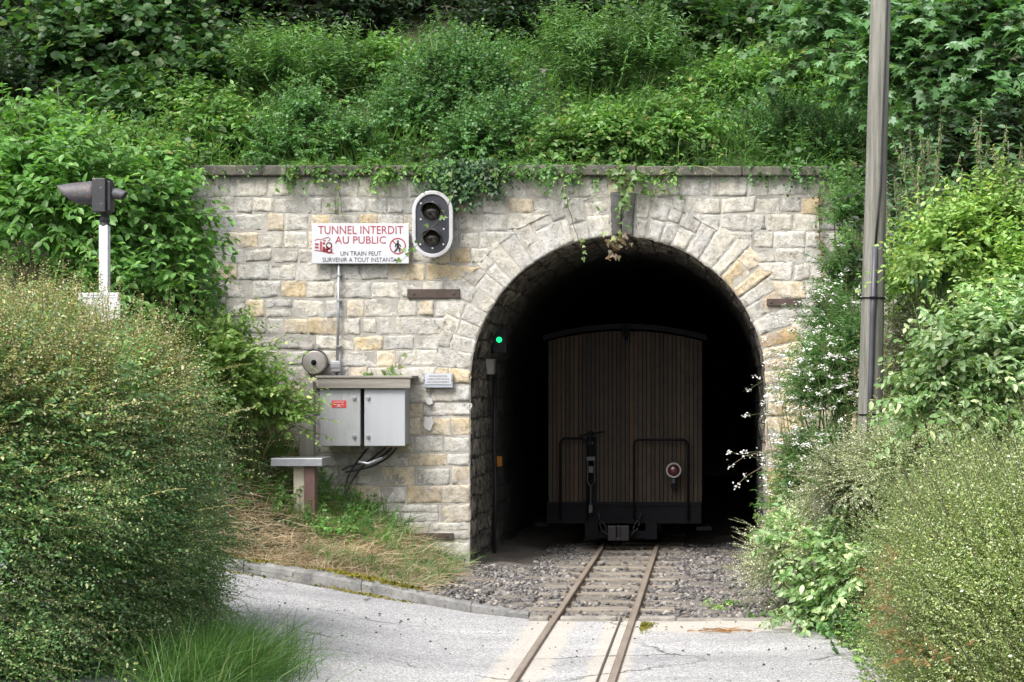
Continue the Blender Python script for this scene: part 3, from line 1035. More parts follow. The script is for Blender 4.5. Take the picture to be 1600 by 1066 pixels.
# voussoirs
angs = [0]
while angs[-1] < 180:
    angs.append(angs[-1] + rng.uniform(4.0, 6.6))
angs = np.array(angs) * 180 / angs[-1]
ki = int(np.argmin(np.abs((angs[:-1] + angs[1:]) / 2 - 90)))
angs[ki], angs[ki + 1] = 84.2, 92.6          # the keystone
for k in range(len(angs) - 1):
    if k == ki: continue
    a0, a1 = math.radians(angs[k]), math.radians(angs[k + 1])
    ro = RE + rng.uniform(-.05, .07)
    cuts = [R + .002, ro]
    if rng.random() < .5: cuts = [R + .002, R + rng.uniform(.16, .26), ro]
    for r0, r1 in zip(cuts[:-1], cuts[1:]):
        g = JT * .8
        p = lambda r, a: (CX + r * math.cos(a), CZ + r * math.sin(a))
        gi = g if r0 > R + .01 else 0
        stone([p(r0 + gi, a1 - g / r0), p(r0 + gi, a0 + g / r0), p(r1 - g, a0 + g / r1), p(r1 - g, a1 - g / r1)][::1], proud=.0035, ring=True)


def flush_stones(name, mat):
    global SV, SQ, SC
    V = np.concatenate(SV); q = np.array(SQ)
    o = np_mesh(name, V, q.ravel(), np.arange(len(q)) * 4, np.full(len(q), 4), mat, portal, None, True)
    at = o.data.attributes.new("stone_tint", 'FLOAT_COLOR', 'POINT')
    c = np.concatenate([np.concatenate(SC), np.ones((len(V), 1))], 1)
    at.data.foreach_set("color", c.astype(np.float32).ravel())
    SV, SQ, SC = [], [], []
    return o


flush_stones("stonework", M['stone'])
# keystone: two dark stained stones
a0, a1 = math.radians(84.2), math.radians(92.6)
p = lambda r, a: (CX + r * math.cos(a), CZ + r * math.sin(a))
am = (a0 + a1) / 2
stone([p(R, a1 - .006), p(R, am + .004), p(RE + .04, am + .004), p(RE + .04, a1 - .006)], .03, np.array([.09, .09, .085]))
stone([p(R, am - .004), p(R, a0 + .006), p(RE + .04, a0 + .006), p(RE + .04, am - .004)], .03, np.array([.13, .125, .12]))
flush_stones("keystone", M['stone'])

# coping slabs
x = -5.08
mb = MB()
rr = random.Random(5)
while x < 2.5:
    L = rr.uniform(.75, 1.35)
    dz = rr.uniform(-.008, .008)
    mb.box(x + .004, x + L - .004, -.075 + rr.uniform(-.008, .008), .3, WTOP + .003 + dz * .2, WTOP + .1 + dz)
    x += L
cp = mb.build("coping", M['coping'], portal, bevel=.012)

# lining swept through the hill
prof = [(XL + .01, -.25)] + [(XL + .01 * (1 - k / 10), -.25 + (CZ + .25) * k / 10) for k in range(1, 10)]
prof += [(CX - R * math.cos(a), CZ + R * math.sin(a)) for a in np.linspace(0, PI, 41)]
prof += [(XR, CZ - (CZ + .25) * k / 10) for k in range(1, 11)]
prof = np.array(prof)
arc = np.concatenate([[0], np.cumsum(np.linalg.norm(np.diff(prof, axis=0), axis=1))])
ly = np.concatenate([np.arange(-.008, 4, .1), np.linspace(4.6, 24, 24)])
V = np.zeros((len(ly), len(prof), 3))
rn = np.random.default_rng(8)
nrm_in = np.stack([CX - prof[:, 0], np.maximum(CZ - prof[:, 1], -99) * (prof[:, 1] > CZ)], -1); nrm_in = norm(nrm_in)
for i, y in enumerate(ly):
    dsp = rn.normal(size=len(prof)) * .018 * (0 if i == 0 else 1) + .015 * np.sin(arc * 5 + y * 3) * (1 if i else 0)
    V[i, :, 0] = prof[:, 0] + nrm_in[:, 0] * (dsp - .01)
    V[i, :, 2] = prof[:, 1] + nrm_in[:, 1] * (dsp - .01)
    V[i, :, 1] = y
n1, n2 = len(ly), len(prof)
idx = np.arange(n1 * n2).reshape(n1, n2)
q = np.stack([idx[:-1, :-1], idx[:-1, 1:], idx[1:, 1:], idx[1:, :-1]], -1).reshape(-1, 4)
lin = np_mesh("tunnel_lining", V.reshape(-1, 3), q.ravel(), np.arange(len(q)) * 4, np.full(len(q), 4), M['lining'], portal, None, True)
uvl = lin.data.uv_layers.new(name="UVMap")
uvs = np.stack([np.tile(ly[:, None], (1, n2)), np.tile(arc[None], (n1, 1))], -1).reshape(-1, 2)
uvl.data.foreach_set("uv", uvs[q.ravel()].astype(np.float32).ravel())
MB().prism([(CX + (a - CX) * 1.04, -.3 + (b + .3) * 1.03) for a, b in prof], 23.7, 24.3).build("bore_cap", M['lining'], portal)  # added cap closes the bore so that it ends in the dark

# wrought iron tie plates
for (x0, y0, x1, y1, tl) in ((637, 452, 719, 466, .05), (1198, 467, 1252, 478, .03), (629, 833, 709, 843, .05), (1186, 846, 1240, 855, .02)):
    a = W(x0, y0); b = W(x1, y1)
    m_ = MB().box(a[0], b[0], -.028, -.0, b[2], a[2])
    for k in (.12, .88):
        m_.disc((a[0] + (b[0] - a[0]) * k, (a[2] + b[2]) / 2), .014, -.036, -.02, 10)
    m_.build("tie_plate", M['rust'], portal, bevel=.004)
for (cx_, cy_, rx_, ry_) in ((670, 661, 9, 12), (672, 628, 6, 6)):
    r0 = random.Random(int(cx_))
    c_ = W(cx_, cy_)
    pts = [(c_[0] + rx_ / 160 * math.cos(a) * r0.uniform(.7, 1.1), c_[2] + ry_ / 160 * math.sin(a) * r0.uniform(.7, 1.1)) for a in np.linspace(0, 2 * PI, 15)[:-1]]
    MB().prism(pts, -.038, -.0).build("plaster_patch", M['plaster'], portal, bevel=.004)

# ------------------------------------------------------------------ track
RLX, RRX = -1.198, -.602
track = empty("railway_track", ((RLX + RRX) / 2, -4.4, 0), "narrow gauge railway track crossing the road into the tunnel", "railway track")


def rail(xc, y0, y1, name="rail", top=0.0, k=1.0):
    pr = [(-.04, -.1), (.04, -.1), (.04, -.088), (.009, -.078), (.009, -.036), (.026, -.027), (.026, -.005), (.02, 0), (-.02, 0), (-.026, -.005), (-.026, -.027), (-.009, -.036), (-.009, -.078), (-.04, -.088)]
    return MB().prism([(xc + a * k, top + b * k) for a, b in pr], y0, y1).build(name, M['rail'], track)


rail(RLX, -40, 20); rail(RRX, -40, 20)
MB().prism([(RRX - .1, -.03), (RRX - .086, -.03), (RRX - .086, -.012), (RRX - .1, -.012)], -40, -4.25).build("groove_shade", M['rust'], track)  # thin dark strip stands in for the shade in the flangeway groove
for k in range(30):
    y = -4.15 + .62 * k
    r0 = random.Random(k)
    MB().box(CX - .58 + r0.uniform(-.03, .03) + .01, CX + .6 + r0.uniform(-.03, .03), y - .09, y + .09, -.14, -.03 + r0.uniform(-.006, .01)).build("sleeper", M['sleeper'], track, bevel=.01)
for k in range(8):
    y = -4.15 + .62 * k
    for xr in (RLX, RRX):
        for sx_ in (-1, 1):
            m_ = MB()
            m_.box(xr + sx_ * .05 - .018, xr + sx_ * .05 + .018, y - .025, y + .025, -.06, -.028)
            m_.lathe((xr + sx_ * .052, y, -.03), [(.012, 0), (.012, .02)], 'z', 6)
            m_.build("rail_clip", M['rust'], track)

# ballast: uncountable broken stone
g0 = (1 + 5 ** .5) / 2
ico = norm(np.array([(-1, g0, 0), (1, g0, 0), (-1, -g0, 0), (1, -g0, 0), (0, -1, g0), (0, 1, g0), (0, -1, -g0), (0, 1, -g0), (g0, 0, -1), (g0, 0, 1), (-g0, 0, -1), (-g0, 0, 1)], float))
icof = [(0, 11, 5), (0, 5, 1), (0, 1, 7), (0, 7, 10), (0, 10, 11), (1, 5, 9), (5, 11, 4), (11, 10, 2), (10, 7, 6), (7, 1, 8), (3, 9, 4), (3, 4, 2), (3, 2, 6), (3, 6, 8), (3, 8, 9), (4, 9, 5), (2, 4, 11), (6, 2, 10), (8, 6, 7), (9, 8, 1)]


def rocks(nb, P, size, rng):
    K = len(P)
    S = size[:, None, None] * rng.uniform(.55, 1.3, (K, 1, 3)) * np.array([1.1, 1.1, .75])
    V = ico[None] * (1 + rng.uniform(-.28, .22, (K, 12, 1))) * S
    a = rng.uniform(0, 6.28, K); ca, sa = np.cos(a)[:, None], np.sin(a)[:, None]
    X = V[..., 0] * ca - V[..., 1] * sa; Y = V[..., 0] * sa + V[..., 1] * ca
    V = np.stack([X, Y, V[..., 2] + .25 * X * rng.normal(size=(K, 1))], -1) + P[:, None]
    nb.add(V, icof, K, 12)


rg = np.random.default_rng(21)
nb = NB()
K = 21000
x = rg.uniform(-2.75, .75, K); y = rg.uniform(-4.33, 3.2, K)
ok = (np.abs(x - RLX) > .06) & (np.abs(x - RRX) > .06) & ~((x > RLX) & (x < RRX) & (rg.random(K) < .7))
ok &= y > np.interp(x, KX, KY) + .1
x, y = x[ok], y[ok]
rocks(nb, np.stack([x, y, np.maximum(-.048 + np.clip(-1.9 - x, 0, 1) * .1, np.where(x < -1.8, H(x, y), -1)) + rg.uniform(-.012, .012, len(x))], -1), rg.uniform(.008, .023, len(x)) * rg.choice([1, 1, 1, 1.5], len(x)), rg)
o = nb.build("ballast", M['ballast']); tag(o, "loose grey broken stone ballast either side of the rails", "ballast", kind='stuff')

# kerb of rough blocks
kerb = empty("kerb", (-2.4, -3.75, .05)); kerb['kind'] = 'structure'
kx = -6.6
rr = random.Random(3)
while kx < -1.45:
    L = rr.uniform(.8, 1.15)
    x0, x1 = kx, min(kx + L, -1.4)
    pts = []
    secs = 14
    m_ = MB()
    vs = []
    for i in range(secs + 1):
        xx = x0 + .003 + (x1 - x0 - .006) * i / secs
        yy = float(yk(xx)); zz = float(road_z(xx, 0)) ; hh = float(np.interp(xx, [-4, -2.4, -1.4], [.11, .1, .045]))
        j = lambda s=.01: rr.uniform(-s, s)
        vs += [(xx, yy - .01 + j(), zz - .1), (xx, yy - .005 + j(), zz + hh * .75 + j()), (xx, yy + .03 + j(), zz + hh + j()), (xx, yy + .13 + j(), zz + hh + j()), (xx, yy + .15, zz - .1)]
    fs = []
    for i in range(secs):
        for k in range(4):
            fs.append((i * 5 + k, i * 5 + k + 1, (i + 1) * 5 + k + 1, (i + 1) * 5 + k))
    fs += [(0, 1, 2, 3, 4), tuple(secs * 5 + k for k in (4, 3, 2, 1, 0))]
    m_.add(vs, fs)
    m_.build("kerbstone", M['kerb'], kerb)
    kx += L
# sleeper edging at the crossing
edg = empty("crossing_edging", (-.9, -4.4, -.03), "low worn concrete edging between ballast and road at the crossing", "edging")
for (a, b) in ((-1.39, -1.24), (-1.15, -.72), (-.55, -.27), (-.265, .55)):
    t_ = .0 if b < .5 else -.015
    MB().box(a, b, -4.47, -4.36, -.1, .012 + t_).build("edging_block", M['edging'], edg, bevel=.012)

# ------------------------------------------------------------------ wagon
DW = 22.3
YW = DW - DIST


def w(px, py, d=DW): return W(px, py, d)


wc = w(976.5, 0)[0]
wagon = empty("goods_wagon", (wc, YW, 0), "brown planked covered railway wagon with red tail lamp inside the tunnel", "wagon")
bx0, bx1 = w(857, 0)[0], w(1097, 0)[0]
zb = w(0, 785)[2]; ze = w(0, 533)[2]; zt = w(0, 517)[2]


def roof_z(x, a=ze, b=zt):
    u = (x - (bx0 + bx1) / 2) / ((bx1 - bx0) / 2)
    return a + (b - a) * (1 - u * u)


mb = MB()
nbd = 36
bw = (bx1 - bx0) / nbd
rr = random.Random(2)
for k in range(nbd):
    a = bx0 + k * bw + .004; b = a + bw - .008
    dy = rr.uniform(0, .004)
    mb.add([(a, YW - dy, zb), (b, YW - dy, zb), (b, YW + .03, zb), (a, YW + .03, zb), (a, YW - dy, roof_z(a)), (b, YW - dy, roof_z(b)), (b, YW + .03, roof_z(b)), (a, YW + .03, roof_z(a))],
           [(0, 3, 2, 1), (4, 5, 6, 7), (0, 1, 5, 4), (1, 2, 6, 5), (2, 3, 7, 6), (3, 0, 4, 7)])
mb.build("end_wall", M['wagonwood'], wagon)
MB().prism([(bx0 + .01, zb)] + [(bx1 - .01, zb)] + [(xx, roof_z(xx) - .005) for xx in np.linspace(bx1 - .01, bx0 + .01, 13)], YW + .032, YW + 5.0).build("body", M['roofgrey'], wagon)
mb = MB()
for s_ in (bx0, bx1 - .025):
    for k in range(24):
        mb.box(s_ - (.004 if s_ == bx0 else -.004), s_ + .025, YW + .035 + k * .2, YW + .035 + k * .2 + .19, zb, ze)
mb.build("side_wall", M['wagonwood'], wagon)
rz = [(xx, roof_z(xx, ze + .0, zt + .0) + .02) for xx in np.linspace(bx0 - .05, bx1 + .05, 17)]
top = [(xx, zz + .055) for xx, zz in rz[::-1]]
MB().prism(rz + top, YW - .1, YW + 5.1).build("roof", M['roofgrey'], wagon)
# headstock with rivets
hb0, hb1 = w(855, 0)[0], w(1096, 0)[0]
z0, z1 = w(0, 818)[2], w(0, 786)[2]
m_ = MB().box(hb0, hb1, YW - .05, YW + .06, z0, z1)
hs_ = m_.build("headstock", M['steel'], wagon, bevel=.006)
m_ = MB().box(hb0, hb1, YW - .062, YW - .02, z1 - .03, z1 + .012)
for k in range(6):
    for j in range(3):
        m_.disc((wc - .09 + .036 * k, z0 + .06 + .055 * j), .009, YW - .06, YW - .04, 8)
m_.build("rivet_strip", M['steel'], wagon)
# drag frame under the beam
for px0, px1 in ((914, 935), (1009, 1027)):
    MB().box(w(px0, 0)[0], w(px1, 0)[0], YW - .07, YW + .05, w(0, 842)[2], w(0, 815)[2]).build("buffer_bracket", M['steel'], wagon, bevel=.005)
MB().box(w(930, 0)[0], w(1012, 0)[0], YW - .045, YW + .03, w(0, 841)[2], w(0, 829)[2]).build("cross_beam", M['steel'], wagon, bevel=.005)
cb = MB()
xa, xb, za_, zb_ = w(951, 0)[0], w(984, 0)[0], w(0, 843)[2], w(0, 820)[2]
xm0, xm1 = w(964, 0)[0], w(971, 0)[0]
cb.box(xa, xm0, YW - .2, YW - .05, za_, zb_); cb.box(xm1, xb, YW - .2, YW - .05, za_, zb_)
cb.box(xm0, xm1, YW - .14, YW - .05, za_, zb_); cb.box(xm0, xm1, YW - .195, YW - .14, za_, za_ + .03)
cb.build("coupling_block", M['chain'], wagon, bevel=.006)
for sg, pxs in ((-1, [(936, 800), (940, 815), (946, 830), (953, 838)]), (1, [(1002, 802), (998, 814), (992, 828), (986, 837)])):
    m_ = MB()
    for i in range(len(pxs) - 1):
        a = np.array(w(*pxs[i])); b = np.array(w(*pxs[i + 1])); a[1] = b[1] = YW - .1
        c_ = (a + b) / 2; ax = norm(b - a); sd_ = np.array([ax[2], 0, -ax[0]]) if i % 2 else np.array([0, 1., 0])
        hl = np.linalg.norm(b - a) / 2 * 1.15
        loop = [c_ + ax * hl * math.cos(t) + sd_ * .026 * math.sin(t) for t in np.linspace(0, 2 * PI, 15)]
        m_.tube(loop, .008, 6, cap=False)
    m_.build("coupling_chain", M['chain'], wagon, smooth=True)
# hand brake column
xb_ = w(924, 0)[0]
bp = empty("brake_column", (xb_, YW - .08, w(0, 785)[2])); bp.parent = wagon; bp.location = (xb_ - wc, -.08, w(0, 785)[2])
m_ = MB().box(w(917, 0)[0], w(932, 0)[0], YW - .035, YW - .008, w(0, 800)[2], w(0, 683)[2]); m_.build("back_plate", M['steel'], bp)
ya = YW - .13
m_ = MB().tube([(xb_, ya, w(0, 676)[2]), (xb_, ya, w(0, 715)[2])], .012, 8)
m_.tube([(w(906, 0)[0], ya, w(0, 681)[2]), (xb_, ya, w(0, 678)[2]), (w(945, 0)[0], ya, w(0, 674)[2])], .011, 8)
m_.lathe((xb_, ya, w(0, 676)[2]), [(.03, -.03), (.034, 0), (.02, .02)], 'z', 10)
m_.build("handle", M['steel'], bp)
m_ = MB()
for px in (919, 930):
    m_.tube([(w(px, 0)[0], ya, w(0, 717)[2]), (w(px, 0)[0], ya, w(0, 752)[2]), (xb_, ya, w(0, 760)[2])], .0085, 6)
m_.box(w(918, 0)[0], w(931, 0)[0], ya - .02, ya + .02, w(0, 719)[2], w(0, 713)[2])
m_.box(w(921, 0)[0], w(928, 0)[0], ya - .015, ya + .015, w(0, 738)[2], w(0, 728)[2])
m_.build("yoke", M['rod'], bp)
m_ = MB().tube([(xb_, ya, w(0, 758)[2]), (xb_, ya, w(0, 797)[2])], .009, 6)
m_.box(xb_ - .018, xb_ + .018, ya - .012, ya + .012, w(0, 800)[2], w(0, 788)[2])
m_.box(xb_ - .02, xb_ + .02, ya, YW - .03, w(0, 694)[2], w(0, 690)[2]).box(xb_ - .02, xb_ + .02, ya, YW - .03, w(0, 795)[2], w(0, 791)[2])
m_.build("pull_rod", M['rod'], bp)


def handrail(pxa, pxb, pyt, pyb):
    xa, xb = w(pxa, 0)[0], w(pxb, 0)[0]; zt_, zl = w(0, pyt)[2], w(0, pyb)[2]
    yy = YW - .085; r = .06
    pts = [(xa, yy, zl), (xa, yy, zt_ - r)] + [(xa + r - r * math.cos(t), yy, zt_ - r + r * math.sin(t)) for t in np.linspace(.2, PI / 2, 5)]
    pts += [(xb - r + r * math.sin(t), yy, zt_ - r + r * math.cos(t)) for t in np.linspace(0, PI / 2 - .2, 5)] + [(xb, yy, zt_ - r), (xb, yy, zl)]
    m_ = MB().tube(pts, .013, 8)
    for xx in (xa, xb):
        m_.tube([(xx, yy, zl + .02), (xx, YW, zl + .02)], .01, 6)
    m_.build("handrail", M['steel'], wagon, smooth=True)


handrail(876, 918, 685, 812); handrail(991, 1075, 687, 812)
# tail lamp
tl = w(1053, 734)
lp = empty("tail_lamp", tl); lp.parent = wagon; lp.location = (tl[0] - wc, -.12, tl[2])
MB().lathe((tl[0], YW - .13, tl[2]), [(.055, .11), (.062, .0), (.06, -.02)], 'y', 24).build("lamp_body", M['steel'], lp, smooth=False)
cir = lambda r: [(tl[0] + r * math.cos(t), tl[2] + r * math.sin(t)) for t in np.linspace(0, 2 * PI, 33)[:-1]]
MB().ring(cir(.083), cir(.064), YW - .165, YW - .135).build("lamp_ring", M['tail_white'], lp, bevel=.004)
MB().lathe((tl[0], YW - .15, tl[2]), [(.063, .01), (.055, -.015), (.035, -.03), (.01, -.036)], 'y', 24).build("lens", M['tail_red'], lp, smooth=True)
m_ = MB().tube([(tl[0], YW - .12, tl[2] - .08), (tl[0], YW - .12, tl[2] - .14)], [.026, .026], 12); m_.build("lamp_base", M['rod'], lp)
m_ = MB().box(tl[0] - .03, tl[0] + .03, YW - .13, YW - .002, tl[2] - .2, tl[2] - .155); m_.build("lamp_bracket", M['steel'], lp, bevel=.004)
# roof lamp iron
q_ = w(978, 517)
m_ = MB().box(q_[0] - .04, q_[0] + .04, YW - .12, YW - .09, q_[2] - .03, q_[2] + .05)
m_.lathe((q_[0], YW - .1, q_[2] - .04), [(.035, 0), (.035, -.03), (.02, -.035)], 'y', 14)
m_.tube([(q_[0], YW - .08, q_[2] - .08), (q_[0], YW, q_[2] - .08)], .02, 8)
m_.build("lamp_iron", M['steel'], wagon, bevel=.003)
# footboards, axleboxes, wheels
for (pa, pb, py) in ((836, 858, 820), (1088, 1112, 826)):
    a = w(pa, py); b = w(pb, py)
    MB().box(a[0], b[0], YW - .02, YW + .45, a[2] - .02, a[2] + .02).build("step_board", M['steel'], wagon, bevel=.004)
for yy in (YW + .75, YW + 3.6):
    wh = empty("wheelset", (0, 0, 0)); wh.parent = wagon; wh.location = ((RLX + RRX) / 2 - wc, yy - YW, .21)
    m_ = MB().tube([(RLX - .25, yy, .21), (RRX + .25, yy, .21)], .035, 10); m_.build("axle", M['steel'], wh)
    for xr, s_ in ((RLX, -1), (RRX, 1)):
        MB().lathe((xr, yy, .21), [(.06, s_ * .05), (.19, s_ * .045), (.208, s_ * .035), (.212, -s_ * .02), (.235, -s_ * .024), (.235, -s_ * .045), (.1, -s_ * .05)], 'x', 32).build("wheel", M['chain'], wh)
    for xr, s_ in ((RLX, -1), (RRX, 1)):
        MB().box(xr + s_ * .17 - .06, xr + s_ * .17 + .06, yy - .09, yy + .09, .14, .3).build("axlebox", M['steel'], wagon, bevel=.01)
MB().box(bx0 + .12, bx0 + .2, YW + .05, YW + 4.9, zb - .2, zb - .02).box(bx1 - .2, bx1 - .12, YW + .05, YW + 4.9, zb - .2, zb - .02).build("underframe", M['steel'], wagon)

# ------------------------------------------------------------------ fittings inside the bore
def on_lwall(py, px):
    """depth at which the left wall shows at px"""
    return F * XL / (px - 1112)


g_ = W(780, 531, 21.6)
gl = empty("green_signal_lamp", g_, "small lit green signal lamp high on the left inside the tunnel", "signal lamp")
MB().lathe((g_[0], g_[1], g_[2]), [(.05, .02), (.055, 0)], 'y', 18).build("lamp_housing", M['signal_black'], gl)
MB().lathe((g_[0], g_[1] - .005, g_[2]), [(.03, 0), (.025, -.01), (.01, -.016)], 'y', 18).build("lens", M['green'], gl, smooth=True)
MB().box(g_[0] - .075, g_[0] + .075, g_[1] + .02, g_[1] + .1, g_[2] - .14, g_[2] + .12).build("back_box", M['signal_black'], gl, bevel=.01)
MB().box(XL - .03, g_[0], g_[1] + .04, g_[1] + .08, g_[2] - .14, g_[2] - .1).build("bracket", M['steel'], gl)
g_ = W(766, 573, 21.2)
cb_ = empty("wall_box", g_, "small light grey box on the left tunnel wall below the green lamp", "junction box")
MB().box(XL - .03, XL + .1, g_[1] - .02, g_[1] + .16, g_[2] - .08, g_[2] + .08).build("case", M['inbox'], cb_, bevel=.006)
MB().tube([(XL + .05, g_[1] + .05, g_[2] - .08), (XL + .05, g_[1] + .05, g_[2] - .15)], .02, 8).build("gland", M['cable'], cb_)
g_ = W(773, 721, 22.15)
ob = empty("orange_box", g_, "small orange box low on the left tunnel wall", "junction box")
MB().box(XL - .03, XL + .09, g_[1] - .05, g_[1] + .05, g_[2] - .055, g_[2] + .055).build("case", M['orange'], ob, bevel=.006)
MB().box(XL - .02, XL + .07, g_[1] - .056, g_[1] - .049, g_[2] - .035, g_[2] + .035).build("lid", M['orange'], ob, bevel=.002)
m_ = MB().tube([(XL + .055, 1.75, 1.9), (XL + .05, 1.72, 1.2), (XL + .06, 1.74, .6), (XL + .05, 1.7, -.06)], .022, 8)
tag(m_.build("cable_duct", M['cable'], None, smooth=True), "dark vertical cable duct down the left tunnel wall", "cable")

# ------------------------------------------------------------------ text
_dg = None


def text_obj(body, name, mat, parent, x0, x1, zc, hgt, y, sx=None):
    cu = bpy.data.curves.new("t", 'FONT'); cu.body = body; cu.size = 1.0; cu.resolution_u = 3
    o = bpy.data.objects.new("t", cu); COL.objects.link(o)
    bpy.context.view_layer.update()
    dg = bpy.context.evaluated_depsgraph_get()
    me = bpy.data.meshes.new_from_object(o.evaluated_get(dg), depsgraph=dg)
    bpy.data.objects.remove(o); bpy.data.curves.remove(cu)
    n = len(me.vertices); co = np.zeros(n * 3); me.vertices.foreach_get("co", co); co = co.reshape(-1, 3)
    mn, mx = co.min(0), co.max(0)
    out = np.zeros_like(co)
    out[:, 0] = x0 + (co[:, 0] - mn[0]) / (mx[0] - mn[0]) * (x1 - x0)
    out[:, 2] = zc - hgt / 2 + (co[:, 1] - mn[1]) / (mx[1] - mn[1]) * hgt
    out[:, 1] = y
    me.vertices.foreach_set("co", out.ravel()); me.update()
    me.materials.clear()
    return link(name, me, mat, parent)


def stroke(mb, pts, r, y, n=4):
    """flat drawn line on a plate facing the camera"""
    pts = [np.array(p) for p in pts]
    for a, b in zip(pts[:-1], pts[1:]):
        d = b - a; L = np.linalg.norm(d)
        if L < 1e-6: continue
        d = d / L; nn = np.array([-d[1], d[0]]) * r
        a2, b2 = a - d * r * .5, b + d * r * .5
        mb.add([(a2[0] - nn[0], y, a2[1] - nn[1]), (b2[0] - nn[0], y, b2[1] - nn[1]), (b2[0] + nn[0], y, b2[1] + nn[1]), (a2[0] + nn[0], y, a2[1] + nn[1])], [(0, 1, 2, 3)])


# ------------------------------------------------------------------ warning sign
YS = -.09
DS = DIST + YS


def s(px, py): return W(px, py, DS)


a, b = s(487, 349.5), s(639, 412)
sg = empty("warning_sign", ((a[0] + b[0]) / 2, 0, b[2]), "white rectangular tunnel warning sign with red and black lettering", "sign")
MB().box(a[0], b[0], YS, YS + .025, b[2], a[2]).build("sign_plate", M['sign_white'], sg, bevel=.004)
m_ = MB()
for xx in (a[0] + .15, b[0] - .15):
    m_.box(xx - .02, xx + .02, YS + .026, -.0, b[2] + .05, a[2] - .05)
m_.build("mounting_batten", M['galv'], sg)
YT = YS - .003
text_obj("TUNNEL INTERDIT", "lettering", M['sign_red'], sg, s(497, 0)[0], s(630, 0)[0], s(0, 359.5)[2], 12.5 / 160, YT)
text_obj("AU PUBLIC", "lettering", M['sign_red'], sg, s(523.5, 0)[0], s(603, 0)[0], s(0, 375)[2], 11.5 / 160, YT)
text_obj("UN TRAIN PEUT", "lettering", M['sign_black'], sg, s(532, 0)[0], s(596, 0)[0], s(0, 396.3)[2], 7 / 160, YT)
text_obj("SURVENIR A TOUT INSTANT", "lettering", M['sign_black'], sg, s(504, 0)[0], s(615, 0)[0], s(0, 406)[2], 7 / 160, YT)
S2 = lambda px, py: (s(px, py)[0], s(px, py)[2])
m_ = MB()
stroke(m_, [S2(615, 408.5), S2(617.5, 404.5), S2(618.5, 407.5), S2(621, 407), S2(622, 403), S2(624, 405)], .005, YT)
stroke(m_, [S2(620.5, 410), S2(621.5, 403.5)], .004, YT)
m_.build("scribble", M['sign_black'], sg)
# no walking pictogram
cc = S2(621.5, 384.6); rr_ = 12.8 / 160
m_ = MB(); n_ = 36
for i in range(n_):
    t0, t1 = 2 * PI * i / n_, 2 * PI * (i + 1) / n_
    q4 = [(cc[0] + r * math.cos(t), YT, cc[1] + r * math.sin(t)) for r, t in ((rr_, t0), (rr_, t1), (rr_ * .86, t1), (rr_ * .86, t0))]
    m_.add(q4, [(0, 1, 2, 3)])
stroke(m_, [(cc[0] - rr_ * .62, cc[1] + rr_ * .62), (cc[0] + rr_ * .62, cc[1] - rr_ * .62)], .006, YT)
m_.build("prohibition_ring", M['sign_red'], sg)
m_ = MB(); YP = YT - .002
k = lambda u, v_: (cc[0] + u * rr_, cc[1] + v_ * rr_)
m_.add([(cc[0] + .02 * rr_ + .13 * rr_ * math.cos(t), YP, cc[1] + .58 * rr_ + .13 * rr_ * math.sin(t)) for t in np.linspace(0, 2 * PI, 13)[:-1]], [tuple(range(12))])
stroke(m_, [k(0, .36), k(.02, -.1)], .011, YP)
stroke(m_, [k(.02, -.1), k(-.12, -.38), k(-.38, -.66)], .0075, YP)
stroke(m_, [k(.02, -.1), k(.2, -.36), k(.24, -.68)], .0075, YP)
stroke(m_, [k(0, .32), k(-.26, .1), k(-.32, -.1)], .0055, YP)
stroke(m_, [k(0, .32), k(.24, .12), k(.36, .0)], .0055, YP)
m_.build("walking_figure", M['sign_black'], sg)
# little steam train drawing
m_ = MB()


def blk(px0, py0, px1, py1, sk=0):
    p = [S2(px0, py1), S2(px1, py1 + sk), S2(px1, py0 + sk), S2(px0, py0)]
    m_.add([(x_, YT, z_) for x_, z_ in p], [(0, 1, 2, 3)])


blk(492, 380, 498, 383, .5); blk(492, 385, 498, 388, .6)
blk(500, 377, 503, 391, .7); blk(504, 378.5, 508, 382, .5); blk(504, 385, 508, 392.5, .8)
blk(509.5, 384, 512, 394, .6); blk(505.5, 375, 509, 377, .3)
for cx_, cy_, rr2 in ((514.2, 383.5, 4.2), (514.5, 391.5, 3.0), (507.5, 391, 2)):
    stroke(m_, [S2(cx_ + rr2 * math.cos(t), cy_ + rr2 * math.sin(t)) for t in np.linspace(0, 2 * PI, 15)], .0045, YT)
stroke(m_, [S2(512, 379), S2(517, 380.5), S2(518.5, 388), S2(519, 394), S2(515, 396), S2(505, 393), S2(492, 391)], .004, YT)
stroke(m_, [S2(511, 386), S2(515, 389), S2(511, 391)], .006, YT)
stroke(m_, [S2(517, 394), S2(521, 396.5)], .004, YT)
stroke(m_, [S2(492, 376), S2(496, 373.5), S2(502, 375), S2(508, 372), S2(513, 371), S2(516, 373), S2(515, 375.5), S2(512, 377)], .003, YT)
m_.build("train_drawing", M['sign_red'], sg)

# ------------------------------------------------------------------ oval two lamp signal
def stadium(cx_, cz_, hw, hh, n=14):
    pts = []
    for t in np.linspace(0, PI, n):
        pts.append((cx_ + hw * math.cos(t), cz_ + hh - hw + hw * math.sin(t)))
    for t in np.linspace(PI, 2 * PI, n):
        pts.append((cx_ + hw * math.cos(t), cz_ - hh + hw + hw * math.sin(t)))
    return pts


